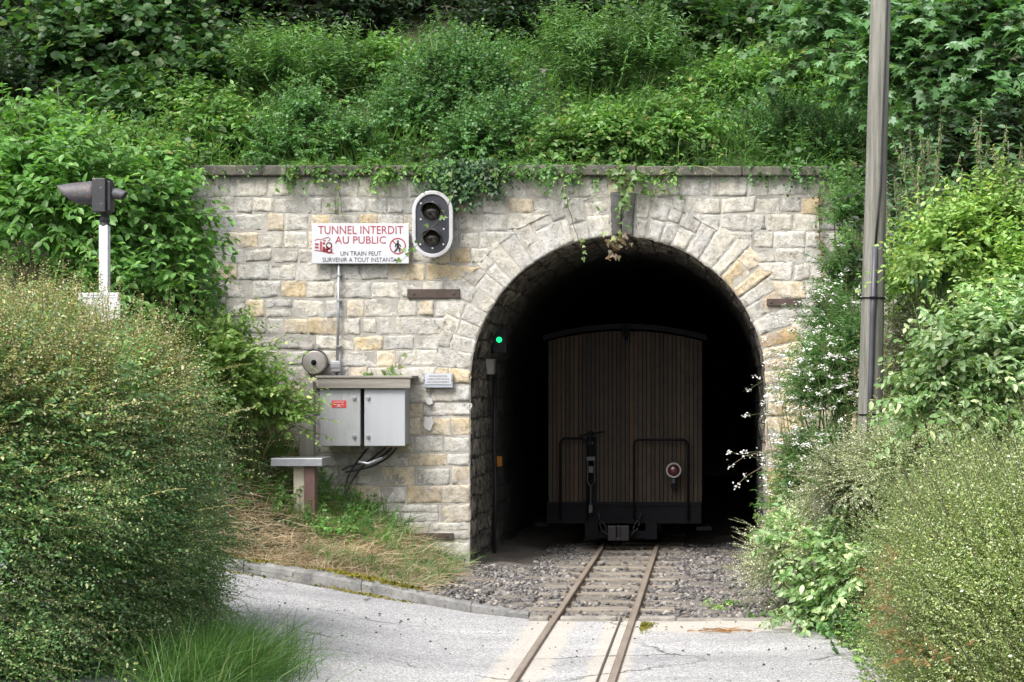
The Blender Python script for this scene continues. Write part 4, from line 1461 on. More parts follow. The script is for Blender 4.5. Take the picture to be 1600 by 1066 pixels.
YO = -.2
so = lambda px, py: W(px, py, DIST + YO)
c_ = so(676, 350.5)
ppm = F / (DIST + YO)
sig = empty("oval_signal", (c_[0], 0, c_[2]), "oval black signal board with white rim and two hooded unlit lamps", "signal")
MB().ring(stadium(c_[0], c_[2], 32 / ppm, 52.5 / ppm), stadium(c_[0], c_[2], 26 / ppm, 46.5 / ppm), YO - .02, YO + .03).build("rim", M['alu'], sig, bevel=.006)
MB().prism(stadium(c_[0], c_[2], 26.2 / ppm, 46.7 / ppm), YO - .004, YO + .02).build("backboard", M['signal_black'], sig)
m_ = MB()
for bx_, by_ in ((658, 318), (676, 316), (657.5, 343), (694, 343), (693.5, 358), (657, 382), (693, 382), (676, 388)):
    q = so(bx_, by_); m_.disc((q[0], q[2]), .0085, YO - .014, YO - .003, 10)
m_.build("bolt", M['bolt'], sig)
MB().box(c_[0] - .1, c_[0] + .1, YO + .031, -.02, c_[2] - .12, c_[2] + .12).build("mounting_box", M['hood'], sig)
for (lx, ly, lr) in ((674.5, 330, 14.6), (675.5, 371.5, 13.8)):
    q = so(lx, ly); r = lr / ppm
    MB().lathe((q[0], YO - .004, q[2]), [(r * .97, -.002), (r * .9, -.02), (r * .5, -.036), (r * .1, -.042)], 'y', 24).build("lens", M['lens'], sig, smooth=True)
    # hood: a drooping half tube, longer at the top
    vs, fs = [], []; nn_ = 22
    for i in range(nn_ + 1):
        t = math.radians(-35) + math.radians(250) * i / nn_
        ln = .03 + .15 * max(0, math.sin(t)) ** .7 if math.sin(t) > 0 else .03
        for (rad, yy) in ((r * 1.04, YO - .003), (r * 1.08, YO - ln), (r * 1.0, YO - ln), (r * .98, YO - .003)):
            vs.append((q[0] + rad * math.cos(t), yy, q[2] + rad * math.sin(t) - (YO - yy) * .12))
    for i in range(nn_):
        for k_ in range(4):
            fs.append((i * 4 + k_, i * 4 + (k_ + 1) % 4, (i + 1) * 4 + (k_ + 1) % 4, (i + 1) * 4 + k_))
    MB().add(vs, fs).build("hood", M['hood'], sig, smooth=False)

# ------------------------------------------------------------------ conduit, bell, cabinets, canopy board, notice, cables
YC = -.06
sc_ = lambda px, py: W(px, py, DIST + YC)
top_ = sc_(529, 405)
cd = empty("conduit_pipe", sc_(529, 590), "thin pale vertical conduit running from the sign down to its junction box", "conduit")
MB().tube([sc_(529.5, 410), sc_(528.5, 500), sc_(527, 565)], .0135, 8).build("pipe", M['galv'], cd, smooth=True)
q = sc_(526, 573)
MB().box(q[0] - .047, q[0] + .047, YC - .06, YC + .03, q[2] - .05, q[2] + .055).build("junction_box", M['galv'], cd, bevel=.006)
MB().box(q[0] - .05, q[0] + .05, YC - .068, YC - .059, q[2] - .012, q[2] + .035).build("box_lid", M['galv'], cd, bevel=.002)
MB().tube([sc_(523, 579), sc_(523.5, 597)], .013, 8).tube([sc_(529.5, 579), sc_(529.5, 597)], .013, 8).build("tail_pipe", M['alu'], cd, smooth=True)
m_ = MB()
for py in (430, 470, 541):
    q = sc_(529, py); m_.box(q[0] - .022, q[0] + .022, YC - .018, -.01, q[2] - .008, q[2] + .008)
m_.build("pipe_clip", M['galv'], cd)
bl = W(491, 566.5, 19.8)
be = empty("gong_bell", bl, "round grey gong bell on the wall left of the conduit", "bell")
r = 18.5 / 161.6
MB().lathe(bl, [(r, .06), (r, .0), (r * .97, -.008), (r * .9, -.013), (r * .5, -.018), (r * .18, -.02)], 'y', 32).build("gong", M['bell'], be)
MB().lathe((bl[0], bl[1] - .022, bl[2]), [(.026, .01), (.026, -.008), (.012, -.012), (.01, -.024)], 'y', 12).build("boss", M['steel'], be)
MB().lathe((bl[0] - .015, bl[1] + .065, bl[2] + .01), [(r * 1.05, .0), (r * 1.05, .1)], 'y', 28).build("back_housing", M['signal_black'], be)

YB = -.42
sb = lambda px, py: W(px, py, DIST + YB)
a, b = sb(480, 590), sb(641, 607)
cn = empty("cabinet_canopy", ((a[0] + b[0]) / 2, YB / 2, b[2]), "weathered grey timber board roofing the two electrical cabinets", "canopy board")
MB().box(a[0] + .1, b[0], YB, YB + .03, b[2], a[2] - .005).build("fascia", M['greywood'], cn, bevel=.004)
MB().box(a[0] + .08, b[0] + .02, YB - .012, -.0, a[2] - .004, a[2] + .018).build("top_board", M['greywood'], cn, bevel=.004)
gr = sb(499, 0)[0]
MB().box(a[0], gr, YB + .05, -.02, b[2], a[2] - .005).build("end_block", M['palepost'], cn, bevel=.006)


def cabinet(px0, px1, py0, py1, label, mat, lock_px, sticker=False, hinge=None):
    a, b = sb(px0, py0), sb(px1, py1)
    o = empty("electrical_cabinet", ((a[0] + b[0]) / 2, YB / 2, b[2]), label, "cabinet", "electrical cabinets on the wall")
    MB().box(a[0] + .012, b[0] - .012, YB + .07, -.0, b[2] + .012, a[2] - .002).build("case", mat, o, bevel=.006)
    MB().box(a[0], b[0], YB + .04, YB + .062, b[2], a[2] - .006).build("door", mat, o, bevel=.006)
    for py in (py0 + 15, py1 - 15):
        q = sb(lock_px, py)
        m_ = MB().lathe((q[0], YB + .04, q[2]), [(.02, 0), (.02, -.01), (.012, -.013)], 'y', 12)
        m_.box(q[0] - .006, q[0] + .006, YB + .018, YB + .03, q[2] - .016, q[2] + .016)
        m_.build("lock", M['galv'], o)
    if sticker:
        x0, x1, zc = sb(517, 0)[0], sb(540, 0)[0], sb(0, 631.5)[2]
        st = MB().box(x0, x1, YB + .036, YB + .04, zc - .034, zc + .034).build("danger_sticker", M['sticker'], o)
        text_obj("DANGER", "lettering", M['sign_white'], st, x0 + .02, x1 - .02, zc + .018, .017, YB + .034)
        m2 = MB()
        for u in (-.035, .0, .035):
            stroke(m2, [((x0 + x1) / 2 + u - .012, zc - .004), ((x0 + x1) / 2 + u + .008, zc - .01)], .003, YB + .034)
        stroke(m2, [((x0 + x1) / 2 - .02, zc - .03), ((x0 + x1) / 2 + .012, zc - .012)], .0025, YB + .034)
        stroke(m2, [((x0 + x1) / 2 + .02, zc - .03), ((x0 + x1) / 2 - .012, zc - .012)], .0025, YB + .034)
        m2.build("warning_mark", M['sign_white'], st)
    return o


cabinet(498, 562, 607, 697.5, "stained grey electrical cabinet with the red danger sticker", M['cab_old'], 552.5, True)
cabinet(568, 632, 607, 697.5, "clean grey electrical cabinet without any sticker", M['cabinet'], 574.5)
a, b = W(662, 583.5, 19.93), W(707.5, 606, 19.93)
nt_ = empty("camera_notice", ((a[0] + b[0]) / 2, 0, b[2]), "small blue grey framed camera surveillance notice beside the arch", "sign")
MB().box(a[0], b[0], -.07, -.02, b[2], a[2]).build("frame", M['plate_blue'], nt_, bevel=.004)
a2, b2 = W(664.5, 585, 19.93), W(705, 600.5, 19.93)
MB().box(a2[0], b2[0], -.075, -.069, b2[2], a2[2]).build("notice_plate", M['sign_white'], nt_)
for i, tx in enumerate(("SURVEILLANCE PAR", "CAMERA INFRA-ROUGE", "AVEC ENREGISTREMENT")):
    wd = (29, 35, 36)[i]
    cxp = 684.6
    text_obj(tx, "lettering", M['sign_black'], nt_, W(cxp - wd / 2, 0, 19.93)[0], W(cxp + wd / 2, 0, 19.93)[0], W(0, 587.9 + 4.6 * i, 19.93)[2], 2.7 / 160, -.078)
m_ = MB()
for px in (662.9, 706.4):
    q = W(px, 594.5, 19.93); m_.disc((q[0], q[2]), .006, -.074, -.068, 8)
m_.build("screw", M['signal_black'], nt_)

rc = random.Random(4)
for i, (pts, lb) in enumerate((
        ([(612, 700, 19.8), (600, 712, 19.85), (575, 722, 19.86), (548, 728, 19.86), (535, 734, 19.8)], "upper black cable sagging below the right cabinet"),
        ([(602, 700, 19.7), (590, 710, 19.8), (566, 728, 19.86), (542, 762, 19.86), (545, 785, 19.75)], "black cable hanging steeply from the right cabinet into weeds"),
        ([(575, 700, 19.7), (562, 716, 19.85), (545, 740, 19.86), (538, 765, 19.85), (546, 792, 19.7)], "black cable from the gap between cabinets down to ground"),
        ([(620, 700, 19.7), (606, 716, 19.8), (580, 730, 19.86), (540, 738, 19.86)], "lowest long black cable curving under both cabinets"))):
    P = [W(*p_) for p_ in pts]
    # smooth
    t = np.linspace(0, len(P) - 1, 18); P = np.array(P)
    Q = np.stack([np.interp(t, range(len(P)), P[:, k_]) for k_ in range(3)], -1)
    for _ in range(3): Q[1:-1] = (Q[:-2] + Q[1:-1] * 2 + Q[2:]) / 4
    tag(MB().tube(Q, .011, 6).build("electric_cable", M['cable'], None, smooth=True), lb, "cable", "cables below the electrical cabinets")
q0, q1 = W(540, 716, 19.6), W(596, 718, 19.6)
tag(MB().tube([W(560, 722, 19.65), W(575, 725, 19.65), W(597, 716, 19.7)], .016, 8).build("short_pipe", M['galv'], None, smooth=True), "short pale bent pipe among the cables below the cabinets", "pipe")

# pedestal with metal tray top
DT = 18.6
st_ = lambda px, py, d=DT: W(px, py, d)
a, b = st_(423, 0), st_(500, 0)
zt_ = st_(0, 716)[2]
pd = empty("metal_pedestal", (st_(472, 0)[0], DT - DIST + .15, float(H(st_(472, 0)[0], DT - DIST + .15))), "grey metal topped pedestal table on the dry grass bank", "pedestal")
yt = DT - DIST
MB().prism([(a[0], zt_ - .075), (b[0] + .02, zt_ - .075), (b[0] + .02, zt_), (a[0], zt_)], yt, yt + .42).build("tray_top", M['galv'], pd, bevel=.006)
zg = float(H(st_(472, 0)[0], yt + .15)) - .3
MB().box(st_(455, 0)[0], st_(472, 0)[0], yt + .1, yt + .22, zg, zt_ - .076).build("leg", M['palepost'], pd, bevel=.006)["label"] = "pale concrete leg"
MB().box(st_(473, 0)[0], st_(490, 0)[0], yt + .06, yt + .2, zg, zt_ - .076).build("leg", M['brownpost'], pd, bevel=.006)["label"] = "brown painted steel leg"
a, b = W(468, 645, 19.5), W(489, 760, 19.5)
tag(MB().box(a[0], b[0], -.5, -.36, b[2] - .4, a[2] + .3).build("timber_post", M['postwood'], None, bevel=.008), "grey timber post left of the stained cabinet behind the metal pedestal", "post")

# ------------------------------------------------------------------ hooded lamp on white post (left)
DL = 15.0
l_ = lambda px, py, d=DL: W(px, py, d)
YL = DL - DIST
xl = l_(163.5, 0)[0]
hl = empty("crossing_lamp", (xl, YL, float(H(xl, YL))), "black hooded crossing lamp with a large rusty hood on a white post", "signal lamp")
MB().box(l_(156.5, 0)[0], l_(170.5, 0)[0], YL - .035, YL + .035, float(H(xl, YL)) - .2, l_(0, 352)[2]).build("post", M['white_post'], hl, bevel=.005)
zc0 = l_(0, 352)[2]
MB().lathe((xl, YL, zc0), [(.034, -.012), (.04, 0), (.034, .012), (.034, .022), (.041, .034), (.034, .046), (.034, .06), (.026, .07), (.03, .085)], 'z', 18).build("collar", M['lamp_black'], hl, smooth=False)
x0, x1 = l_(149, 0)[0], l_(170, 0)[0]
MB().box(x0, x1, YL - .09, YL + .09, l_(0, 333)[2], l_(0, 280)[2]).build("lamp_case", M['lamp_black'], hl, bevel=.006)
MB().box(x1, x1 + .028, YL - .06, YL + .06, l_(0, 331)[2], l_(0, 284)[2]).build("side_plate", M['lamp_black'], hl, bevel=.005)


def hood_x(x_from, x_to, zc, r, zr, sgn, mat, cut):
    """hood along X: a tube whose underside is cut back towards the mouth"""
    vs, fs = [], []; nn_ = 24; ns = 9
    for j in range(ns):
        u = j / (ns - 1)
        for i in range(nn_ + 1):
            t = 2 * PI * i / nn_
            lim = (.5 + .5 * math.sin(t)) ** .55          # 1 at the top, 0 at the bottom
            uu = u * (cut + (1 - cut) * lim)
            rad = 1.0 - .12 * uu
            vs.append((x_from + (x_to - x_from) * uu, YL + r * rad * math.cos(t), zc + zr * rad * math.sin(t) - .02 * uu * uu))
    for j in range(ns - 1):
        for i in range(nn_):
            a_ = j * (nn_ + 1) + i
            fs.append((a_, a_ + 1, a_ + nn_ + 2, a_ + nn_ + 1))
    o = MB().add(vs, fs).build("hood", mat, hl, smooth=True)
    md = o.modifiers.new("thick", 'SOLIDIFY'); md.thickness = .006
    return o


hood_x(x0 + .005, l_(90, 0)[0], l_(0, 302)[2], .085, .088, -1, M['lamp_rust'], .35)
MB().lathe((x0 + .002, YL, l_(0, 302)[2]), [(.075, 0), (.06, -.02), (.02, -.03)], 'x', 20).build("lens", M['lens'], hl, smooth=True)
hood_x(x1 + .026, l_(199, 0)[0], l_(0, 303)[2], .042, .042, 1, M['lamp_rust'], .5)
MB().lathe((x1 + .03, YL, l_(0, 303)[2]), [(.036, 0), (.03, .01), (.01, .014)], 'x', 16).build("lens", M['lens'], hl, smooth=True)
a, b = l_(126, 458), l_(191, 500)
pl = MB().box(a[0], b[0], YL - .06, YL - .04, b[2], a[2]).build("name_plate", M['white_post'], hl, bevel=.003)
m_ = MB()
rr = random.Random(9)
for row, py in enumerate((462, 466)):
    px = 140
    while px < 182:
        px2 = px + rr.uniform(2, 6)
        stroke(m_, [(l_(px, 0)[0], l_(0, py)[2]), (l_(px2, 0)[0], l_(0, py)[2])], .003, YL - .062); px = px2 + 2
m_.build("faded_line", M['plate_blue'], pl)

# ------------------------------------------------------------------ utility pole
DP = 16.0
YP_ = DP - DIST
b0, t0 = W(1357.5, 720, DP), W(1380, -150, DP)
ax = (t0 - b0) / np.linalg.norm(t0 - b0)
base = b0 - ax * 1.5
gz = float(H(base[0], YP_))
po = empty("utility_pole", (base[0], YP_, gz), "tall weathered grey timber utility pole on the right bank", "utility pole")
MB().tube([b0 - ax * 1.3, b0, b0 + ax * 1.2, b0 + ax * 2.4, t0], [.1, .098, .09, .082, .077], 20).build("shaft", M['polewood'], po, smooth=True)


def onpole(py, off=0, fwd=.0):
    k_ = (720 - py) / 870
    p_ = b0 + (t0 - b0) * k_
    r_ = .098 - .021 * k_
    return p_ + np.array([off, -(r_ ** 2 - min(abs(off), r_ * .95) ** 2) ** .5 - fwd, 0])


MB().tube([onpole(690, -.012, .012), onpole(600, -.011, .012), onpole(500, -.008, .012), onpole(386, -.004, .01)], .021, 10).build("cable_guard", M['conduit'], po, smooth=True)
pts = [onpole(y_, o_, .004) for y_, o_ in ((392, -.003), (330, .016), (290, .03), (250, .032), (200, .034), (120, .041), (60, .044), (0, .045), (-140, .046))]
MB().tube(pts, .009, 6).build("pole_cable", M['cable'], po, smooth=True)
for py in (466, 648):
    k_ = (720 - py) / 870; p_ = b0 + (t0 - b0) * k_; r_ = .1 - .021 * k_
    m_ = MB().tube([p_ + np.array([r_ * math.cos(t), r_ * math.sin(t), 0]) for t in np.linspace(0, 2 * PI, 25)], .006, 5, cap=False)
    q = onpole(py, -.01, .036); m_.box(q[0] - .026, q[0] + .026, q[1] - .006, q[1] + .02, q[2] - .008, q[2] + .008)
    m_.build("strap", M['steel'], po, smooth=False)
a, b = W(1272, 767, 15.1), W(1300, 830, 15.1)
tag(MB().box(a[0], b[0], -4.9, -4.78, -.05, a[2]).build("timber_stump", M['postwood'], None, bevel=.01), "short pale timber stump poking out of the bushes right of the tunnel", "post")

# ------------------------------------------------------------------ vegetation
def on_ground(x, y, dz=-.03):
    return np.stack([x, y, H(x, y) + dz], -1)


rg = np.random.default_rng(77)

# --- grass and undergrowth over the slope above the portal (uncountable)
nb = NB()
K = 16000
x = rg.uniform(-6.5, 3, K); y = rg.uniform(.32, 3.4, K)
clump = np.sin(x * 2.3 + 1) * np.sin(y * 3.1 + x) + .6 * np.sin(x * 5.1)
wg = np.clip(.55 + .45 * clump, .12, 1) * np.where((x > -5) & (x < -3), 1.0, .62)
kp = rg.random(K) < wg
x, y = x[kp], y[kp]; K = len(x)
D = np.stack([rg.normal(size=K) * .3, rg.normal(size=K) * .3 - .25, np.ones(K)], -1)
grass_blades(nb, on_ground(x, y), D, rg.uniform(.25, .75, K), .009, rg, .6)
K = 1500
x = rg.uniform(-5.1, 1.4, K); x = x[rg.random(K) < np.clip(.5 + .6 * np.sin(x * 2.1 + .7) * np.sin(x * 5.3), .05, 1)]; K = len(x)
B = np.stack([x, rg.uniform(-.02, .3, K), np.full(K, 3.87)], -1)
grass_blades(nb, B, np.stack([rg.normal(size=K) * .4, -.55 + rg.normal(size=K) * .3, rg.uniform(.3, 1, K)], -1), rg.uniform(.15, .42, K), .008, rg, 1.3)
tag(nb.build("bank_grass", [M['grass']]), "long green grass growing on the bank above the portal", "grass", kind='stuff')

nb = NB()
K = 3000
x = rg.uniform(-6.8, 3.2, K); y = rg.uniform(.33, 3.6, K)
m1 = np.sin(x * 1.3 + .5) * np.sin(y * 1.9 + 2) + rg.normal(size=K) * .5
grp = np.digitize(m1, [-.45, .1, .55])
for gi, sp, mi, scl in ((0, 'small', 0, 1.1), (1, 'bramble', 1, .9), (2, 'willow', 2, .75), (3, 'hazel', 3, .7)):
    k_ = grp == gi
    if gi == 3: k_ = k_ & (x > -1.5)
    inb = (x[k_] > -5.0) & (x[k_] < -3.2) & (y[k_] < 2.8)
    xx, yy = x[k_], y[k_]
    keep = ~(inb & (rg.random(len(xx)) < .55))
    carpet_into(nb, on_ground(xx[keep], yy[keep]), sp, rg, mi, 4, scale=scl)
for (x0, x1, n_, sp, mi) in ((430, 560, 55, 'bramble', 1), (560, 690, 105, 'bramble', 1), (640, 720, 40, 'small', 0), (700, 960, 130, 'bramble', 1), (700, 900, 110, 'small', 0),
                              (960, 1060, 44, 'bramble', 1), (1060, 1230, 30, 'small', 0), (1210, 1350, 110, 'small', 0), (300, 430, 16, 'small', 0)):
    fringe(nb, rg, n_, W(x0, 0)[0], W(x1, 0)[0], sp, mi, 4, .32)
tag(nb.build("bank_undergrowth", [M['small'], M['bramble'], M['willow'], M['hazel'], M['stem']]), "mixed green undergrowth of weeds and brambles on the bank above the coping", "undergrowth", kind='stuff')

# --- dark wood far behind (reads as one mass)
nb = NB()
for c_, r_, K in (((-7, 6.4, 7.5), (3.6, 1.6, 3.2), 1500), ((-2, 6.8, 7.9), (3.4, 1.6, 3.0), 1500), ((3, 6.6, 7.8), (3.4, 1.6, 3.2), 1500), ((8, 6, 7.5), (4, 1.8, 3.4), 900), ((-12, 6, 7.5), (4, 2, 3.4), 900)):
    bush_into(nb, c_, r_, K, 'dark', rg, 0, 1, scale=1.15, u=(.4, .95))
tag(nb.build("far_wood", [M['dark'], M['twig']]), "dark leafy wood filling the top of the hill", "woodland", kind='stuff')

LB = [
    ("hazel_bush", "tall hazel bush with broad dull leaves at the upper left of the bank", "bush", [(215, 60, 22.8, 1.1, .8, 1.1, 420), (110, 110, 22.3, .9, .7, .8, 300), (300, 140, 22.4, .7, .6, .7, 220), (180, 190, 21.6, .7, .5, .5, 190)], 'hazel', 31),
    ("leafy_bush", "dark leafy bush at the top left corner of the hill", "bush", [(40, 40, 24.0, 1.1, .8, 1.0, 300), (10, 160, 21.8, .8, .7, .7, 200)], 'dark', 32),
    ("leafy_bush", "dark bush behind the long grass between hazel and rounded shrub", "bush", [(440, 30, 25, 1.1, .8, .8, 300), (520, 90, 24.4, .6, .6, .5, 130)], 'dark', 33),
    ("rounded_shrub", "rounded small leaved shrub on the bank above the oval signal", "shrub", [(720, 150, 21.6, .85, .6, .75, 560), (640, 190, 21.2, .5, .45, .5, 240), (790, 210, 21.0, .5, .45, .5, 240), (740, 235, 20.6, .5, .4, .4, 220)], 'small', 34),
    ("leafy_bush", "dark bush along the skyline above the rounded small leaved shrub", "bush", [(700, 10, 25.0, 1.4, .8, .9, 420), (860, 30, 24.8, 1.1, .7, .8, 320), (1000, 0, 25.2, 1.2, .7, .8, 300), (800, 50, 23.9, .8, .5, .5, 260)], 'dark', 35),
    ("willowherb_clump", "pale feathery willowherb clump above the arch", "weed", [(940, 130, 22.3, .6, .45, .55, 210), (1010, 110, 22.5, .4, .4, .5, 120), (890, 100, 22.6, .4, .4, .5, 110)], 'willow', 36),
    ("bramble_bush", "yellow green bramble spilling over the coping above the keystone", "bramble", [(960, 225, 20.7, .7, .4, .38, 260), (880, 240, 20.5, .45, .35, .3, 140), (1060, 215, 20.8, .5, .4, .4, 160)], 'bramble', 37),
    ("leafy_bush", "broad leaved bush on the skyline right of the willowherb", "bush", [(1120, 70, 23.8, 1.0, .8, .6, 260), (1040, 60, 24.0, .8, .6, .5, 150)], 'hazel', 38),
    ("rounded_shrub", "low bushy shrub left of the pole on the coping end", "shrub", [(1230, 215, 20.9, .6, .45, .48, 330), (1300, 240, 20.6, .45, .4, .4, 230)], 'tinyleaf', 39),
    ("leafy_bush", "light green weeds bush between bramble and pole", "bush", [(1160, 150, 22.2, .7, .5, .5, 240), (1260, 130, 22.2, .5, .5, .5, 160)], 'bramble', 40),
    ("dogwood_shrub", "large bright green dogwood heap behind the hooded lamp", "shrub", [(90, 330, 17.8, .95, .7, .95, 420), (210, 370, 18.2, .75, .6, .75, 320), (40, 240, 18.6, .7, .6, .55, 220), (250, 410, 18.9, .45, .5, .6, 190), (170, 470, 17.6, .7, .5, .4, 200), (275, 490, 18.8, .35, .4, .35, 120)], 'dogwood', 41),
    ("leafy_bush", "tangled green bush reaching the left end of the wall", "bush", [(180, 250, 20, .7, .5, .42, 200), (250, 275, 19.7, .35, .35, .25, 90)], 'bramble', 42),
    ("bramble_bush", "green bramble on the bank beside the metal pedestal", "bramble", [(390, 620, 18.7, .45, .4, .4, 200), (436, 655, 19.0, .26, .3, .3, 90), (350, 560, 18.4, .4, .35, .35, 130)], 'yellow', 43),
    ("leafy_bush", "low light green bramble above the left coping end", "bramble", [(345, 215, 21.0, .5, .4, .42, 170), (300, 180, 21.5, .45, .4, .4, 140)], 'bramble', 55),
    ("leafy_bush", "fresh green weed bush in the long grass above the warning sign", "weed", [(480, 205, 20.9, .42, .4, .42, 210), (545, 235, 20.6, .36, .35, .3, 170), (430, 240, 20.5, .3, .3, .2, 90)], 'small', 56),
    ("leafy_bush", "pale willowherb patch on the upper slope over the warning sign", "weed", [(420, 140, 22.2, .5, .4, .4, 150), (530, 140, 22.2, .5, .4, .45, 150)], 'willow', 57),
    ("leafy_bush", "broad leaved bush high on the slope left of the rounded shrub", "bush", [(590, 120, 22.6, .55, .5, .45, 170), (480, 100, 23.0, .5, .5, .35, 120)], 'bramble', 58),
    ("yellow_shrub", "sunlit yellow green shrub right of the utility pole", "shrub", [(1500, 400, 14.8, .42, .5, .42, 330), (1580, 360, 14.9, .4, .5, .36, 240), (1450, 440, 16.4, .36, .4, .4, 200), (1600, 440, 14.5, .4, .5, .36, 200)], 'yellow', 44),
    ("glossy_bush", "pale glossy leaved bush above the lime hedge", "bush", [(1540, 570, 12.6, .44, .45, .4, 460), (1480, 630, 12.5, .26, .4, .26, 140), (1590, 520, 12.8, .34, .4, .34, 180), (1600, 640, 12.4, .34, .4, .3, 150)], 'glossy', 45),
    ("cotoneaster_bush", "silvery tiny leaved bush at the foot of the utility pole", "shrub", [(1450, 540, 16.6, .44, .4, .5, 700), (1430, 620, 16.5, .36, .4, .4, 620), (1415, 735, 13.9, .4, .4, .36, 760), (1330, 760, 14.9, .3, .4, .28, 620)], 'cotone', 46),
    ("cotoneaster_bush", "low silvery spreading bush on the road edge right of the tunnel", "shrub", [(1260, 880, 16.2, .42, .5, .42, 950), (1330, 830, 15.4, .46, .5, .5, 1100), (1225, 880, 16.8, .3, .4, .3, 420)], 'cotone', 47),
    ("leafy_bush", "pale broad leaved weeds growing through the low silvery bush", "weed", [(1300, 930, 15.1, .42, .3, .26, 90), (1250, 850, 15.8, .36, .3, .26, 60), (1345, 900, 14.4, .3, .3, .3, 60), (1330, 780, 15.2, .3, .3, .24, 50), (1290, 960, 14.9, .35, .3, .2, 60), (1290, 862, 14.8, .24, .2, .16, 50)], 'glossy', 48),
    ("leafy_bush", "dark green bush behind the utility pole at the wall end", "bush", [(1450, 430, 18.2, .5, .4, .9, 320), (1480, 300, 18.4, .7, .5, .7, 260), (1580, 260, 18, .6, .5, .7, 220)], 'dark', 49),
    ("leafy_bush", "tall feathery weeds growing up the wall left of the utility pole", "weed", [(1325, 450, 18.6, .26, .3, .5, 240), (1330, 340, 18.9, .22, .25, .4, 150), (1300, 520, 18.2, .25, .3, .4, 160)], 'feather', 59),
    ("leafy_bush", "small leaved green bush hiding the wall between white flowers and pole", "bush", [(1290, 620, 17.6, .36, .4, .6, 420), (1275, 740, 17.3, .34, .4, .4, 320), (1330, 560, 17.8, .3, .4, .4, 220), (1250, 800, 17.2, .25, .3, .3, 180)], 'feather', 52),
    ("leafy_bush", "bright weedy bush on the skyline left of the utility pole top", "bush", [(1290, 60, 23.6, .8, .6, .7, 260), (1200, 90, 23.6, .6, .5, .5, 170)], 'hazel', 53),
    ("leafy_bush", "tall dark bush at the skyline middle above the grass", "bush", [(560, 20, 24.6, 1.1, .7, .9, 340), (370, 20, 24.8, 1.0, .7, .9, 300)], 'dark', 54),
]
for nm, lb, ct, lobes, sp, sd_ in LB:
    shrub(nm, lb, ct, lobes, sp, sd_, group=None)

# maple behind the pole: trunk, limbs, crown
rm = np.random.default_rng(51)
mp_c = [(1450, 110, 19.4, .75, .6, .7, 210), (1560, 90, 19.0, .8, .7, .7, 200), (1330, 60, 20.3, .7, .6, .55, 130), (1500, 220, 18.8, .55, .5, .35, 90), (1600, 200, 18.6, .6, .5, .5, 110)]
bx_ = W(1500, 300, 20.2); bzz = float(H(bx_[0], bx_[1]))
mt = empty("maple_tree", (bx_[0], bx_[1], bzz), "maple with large pale lobed leaves behind the utility pole", "tree")
lf, stm = NB(), MB()
stw = NB()
for lb in mp_c:
    c_ = W(lb[0], lb[1], lb[2])
    bush_into(lf, c_, lb[3:6], lb[6], 'maple', rm, 0, 1)
    mid = (c_ + np.array([bx_[0], bx_[1], bzz + .6])) / 2 + rm.normal(size=3) * .1
    stm.tube([(bx_[0], bx_[1], bzz + .5), mid, c_], [.035, .022, .01], 7)
stm.tube([(bx_[0], bx_[1] + .02, bzz - .2), (bx_[0] + .02, bx_[1], bzz + .3), (bx_[0], bx_[1], bzz + .55)], [.07, .055, .04], 9)
lf.build("crown", [M['maple'], M['twig']], mt)
stm.build("trunk", M['bark'], mt, smooth=True)


# hanging ivy and creepers on the wall face
def wall_hang(name, label, cat, lines, sp, seed, leafmat=None, nleaf=None, size=None, spread=.06, yoff=-.05, thick=.05, n=40):
    """lines: list of polylines in wall pixels followed downwards"""
    rng_ = np.random.default_rng(seed)
    lf, stm = NB(), NB()
    first = None
    for ln in lines:
        P = np.array([W(a_, b_, 20 + yoff - .01) for a_, b_ in ln])
        if first is None: first = P[0]
        seg = np.linspace(0, len(P) - 1, 14)
        Q = np.stack([np.interp(seg, range(len(P)), P[:, k_]) for k_ in range(3)], -1)
        Q[1:-1] += rng_.normal(size=(12, 3)) * .008
        put_tubes(stm, Q[None], np.linspace(.005, .002, 14), 0)
        t = rng_.uniform(0, 13, n)
        pp = np.stack([np.interp(t, range(14), Q[:, k_]) for k_ in range(3)], -1)
        pp += rng_.normal(size=(n, 3)) * np.array([spread, thick * .4, spread * .6]) - np.array([0, thick * .5, 0])
        D = rng_.normal(size=(n, 3)) * np.array([1, .25, .4]) + np.array([0, -.3, -.7])
        Nn = np.array([0, -1., .5]) + rng_.normal(size=(n, 3)) * .4
        put_leaves(lf, pp, D, Nn, size * rng_.uniform(.6, 1.25, n), SP[sp][1])
    o = empty(name, first, label, cat)
    lf.build("foliage", M[leafmat or SP[sp][0]], o)
    stm.build("stem", M['twig'], o)
    return o


rv = np.random.default_rng(60)
lines = []
for k_ in range(40):
    x0 = rv.uniform(678, 770); yb = 262 + (75 if 700 < x0 < 745 else 48) * rv.uniform(.5, 1)
    lines.append([(x0, 255), (x0 + rv.normal() * 6, (255 + yb) / 2), (x0 + rv.normal() * 8, yb)])
wall_hang("hanging_ivy", "dark ivy clump hanging over the coping beside the oval signal", "ivy", lines, 'ivy', 61, size=.042, n=48, spread=.05, thick=.09)
wall_hang("hanging_creeper", "long pale leaved creeper dangling over the keystone", "creeper", [[(968, 262), (975, 310), (968, 345), (962, 372)], [(978, 265), (984, 290), (976, 330)], [(960, 260), (968, 290)]], 'ivy', 62, leafmat='creeper', size=.07, n=20, spread=.05, thick=.1, yoff=-.1)
wall_hang("withered_creeper", "withered brownish creeper tip hanging inside the top of the arch", "creeper", [[(966, 366), (962, 388), (958, 404)], [(972, 368), (966, 385)]], 'ivy', 63, leafmat='withered', size=.06, n=22, spread=.035, thick=.06, yoff=-.1)
wall_hang("creeper_strand", "thin creeper strand hanging left of the arch crown", "creeper", [[(880, 265), (885, 300), (893, 345), (905, 375), (912, 405)]], 'ivy', 64, leafmat='creeper', size=.055, n=13, spread=.03, yoff=-.1)
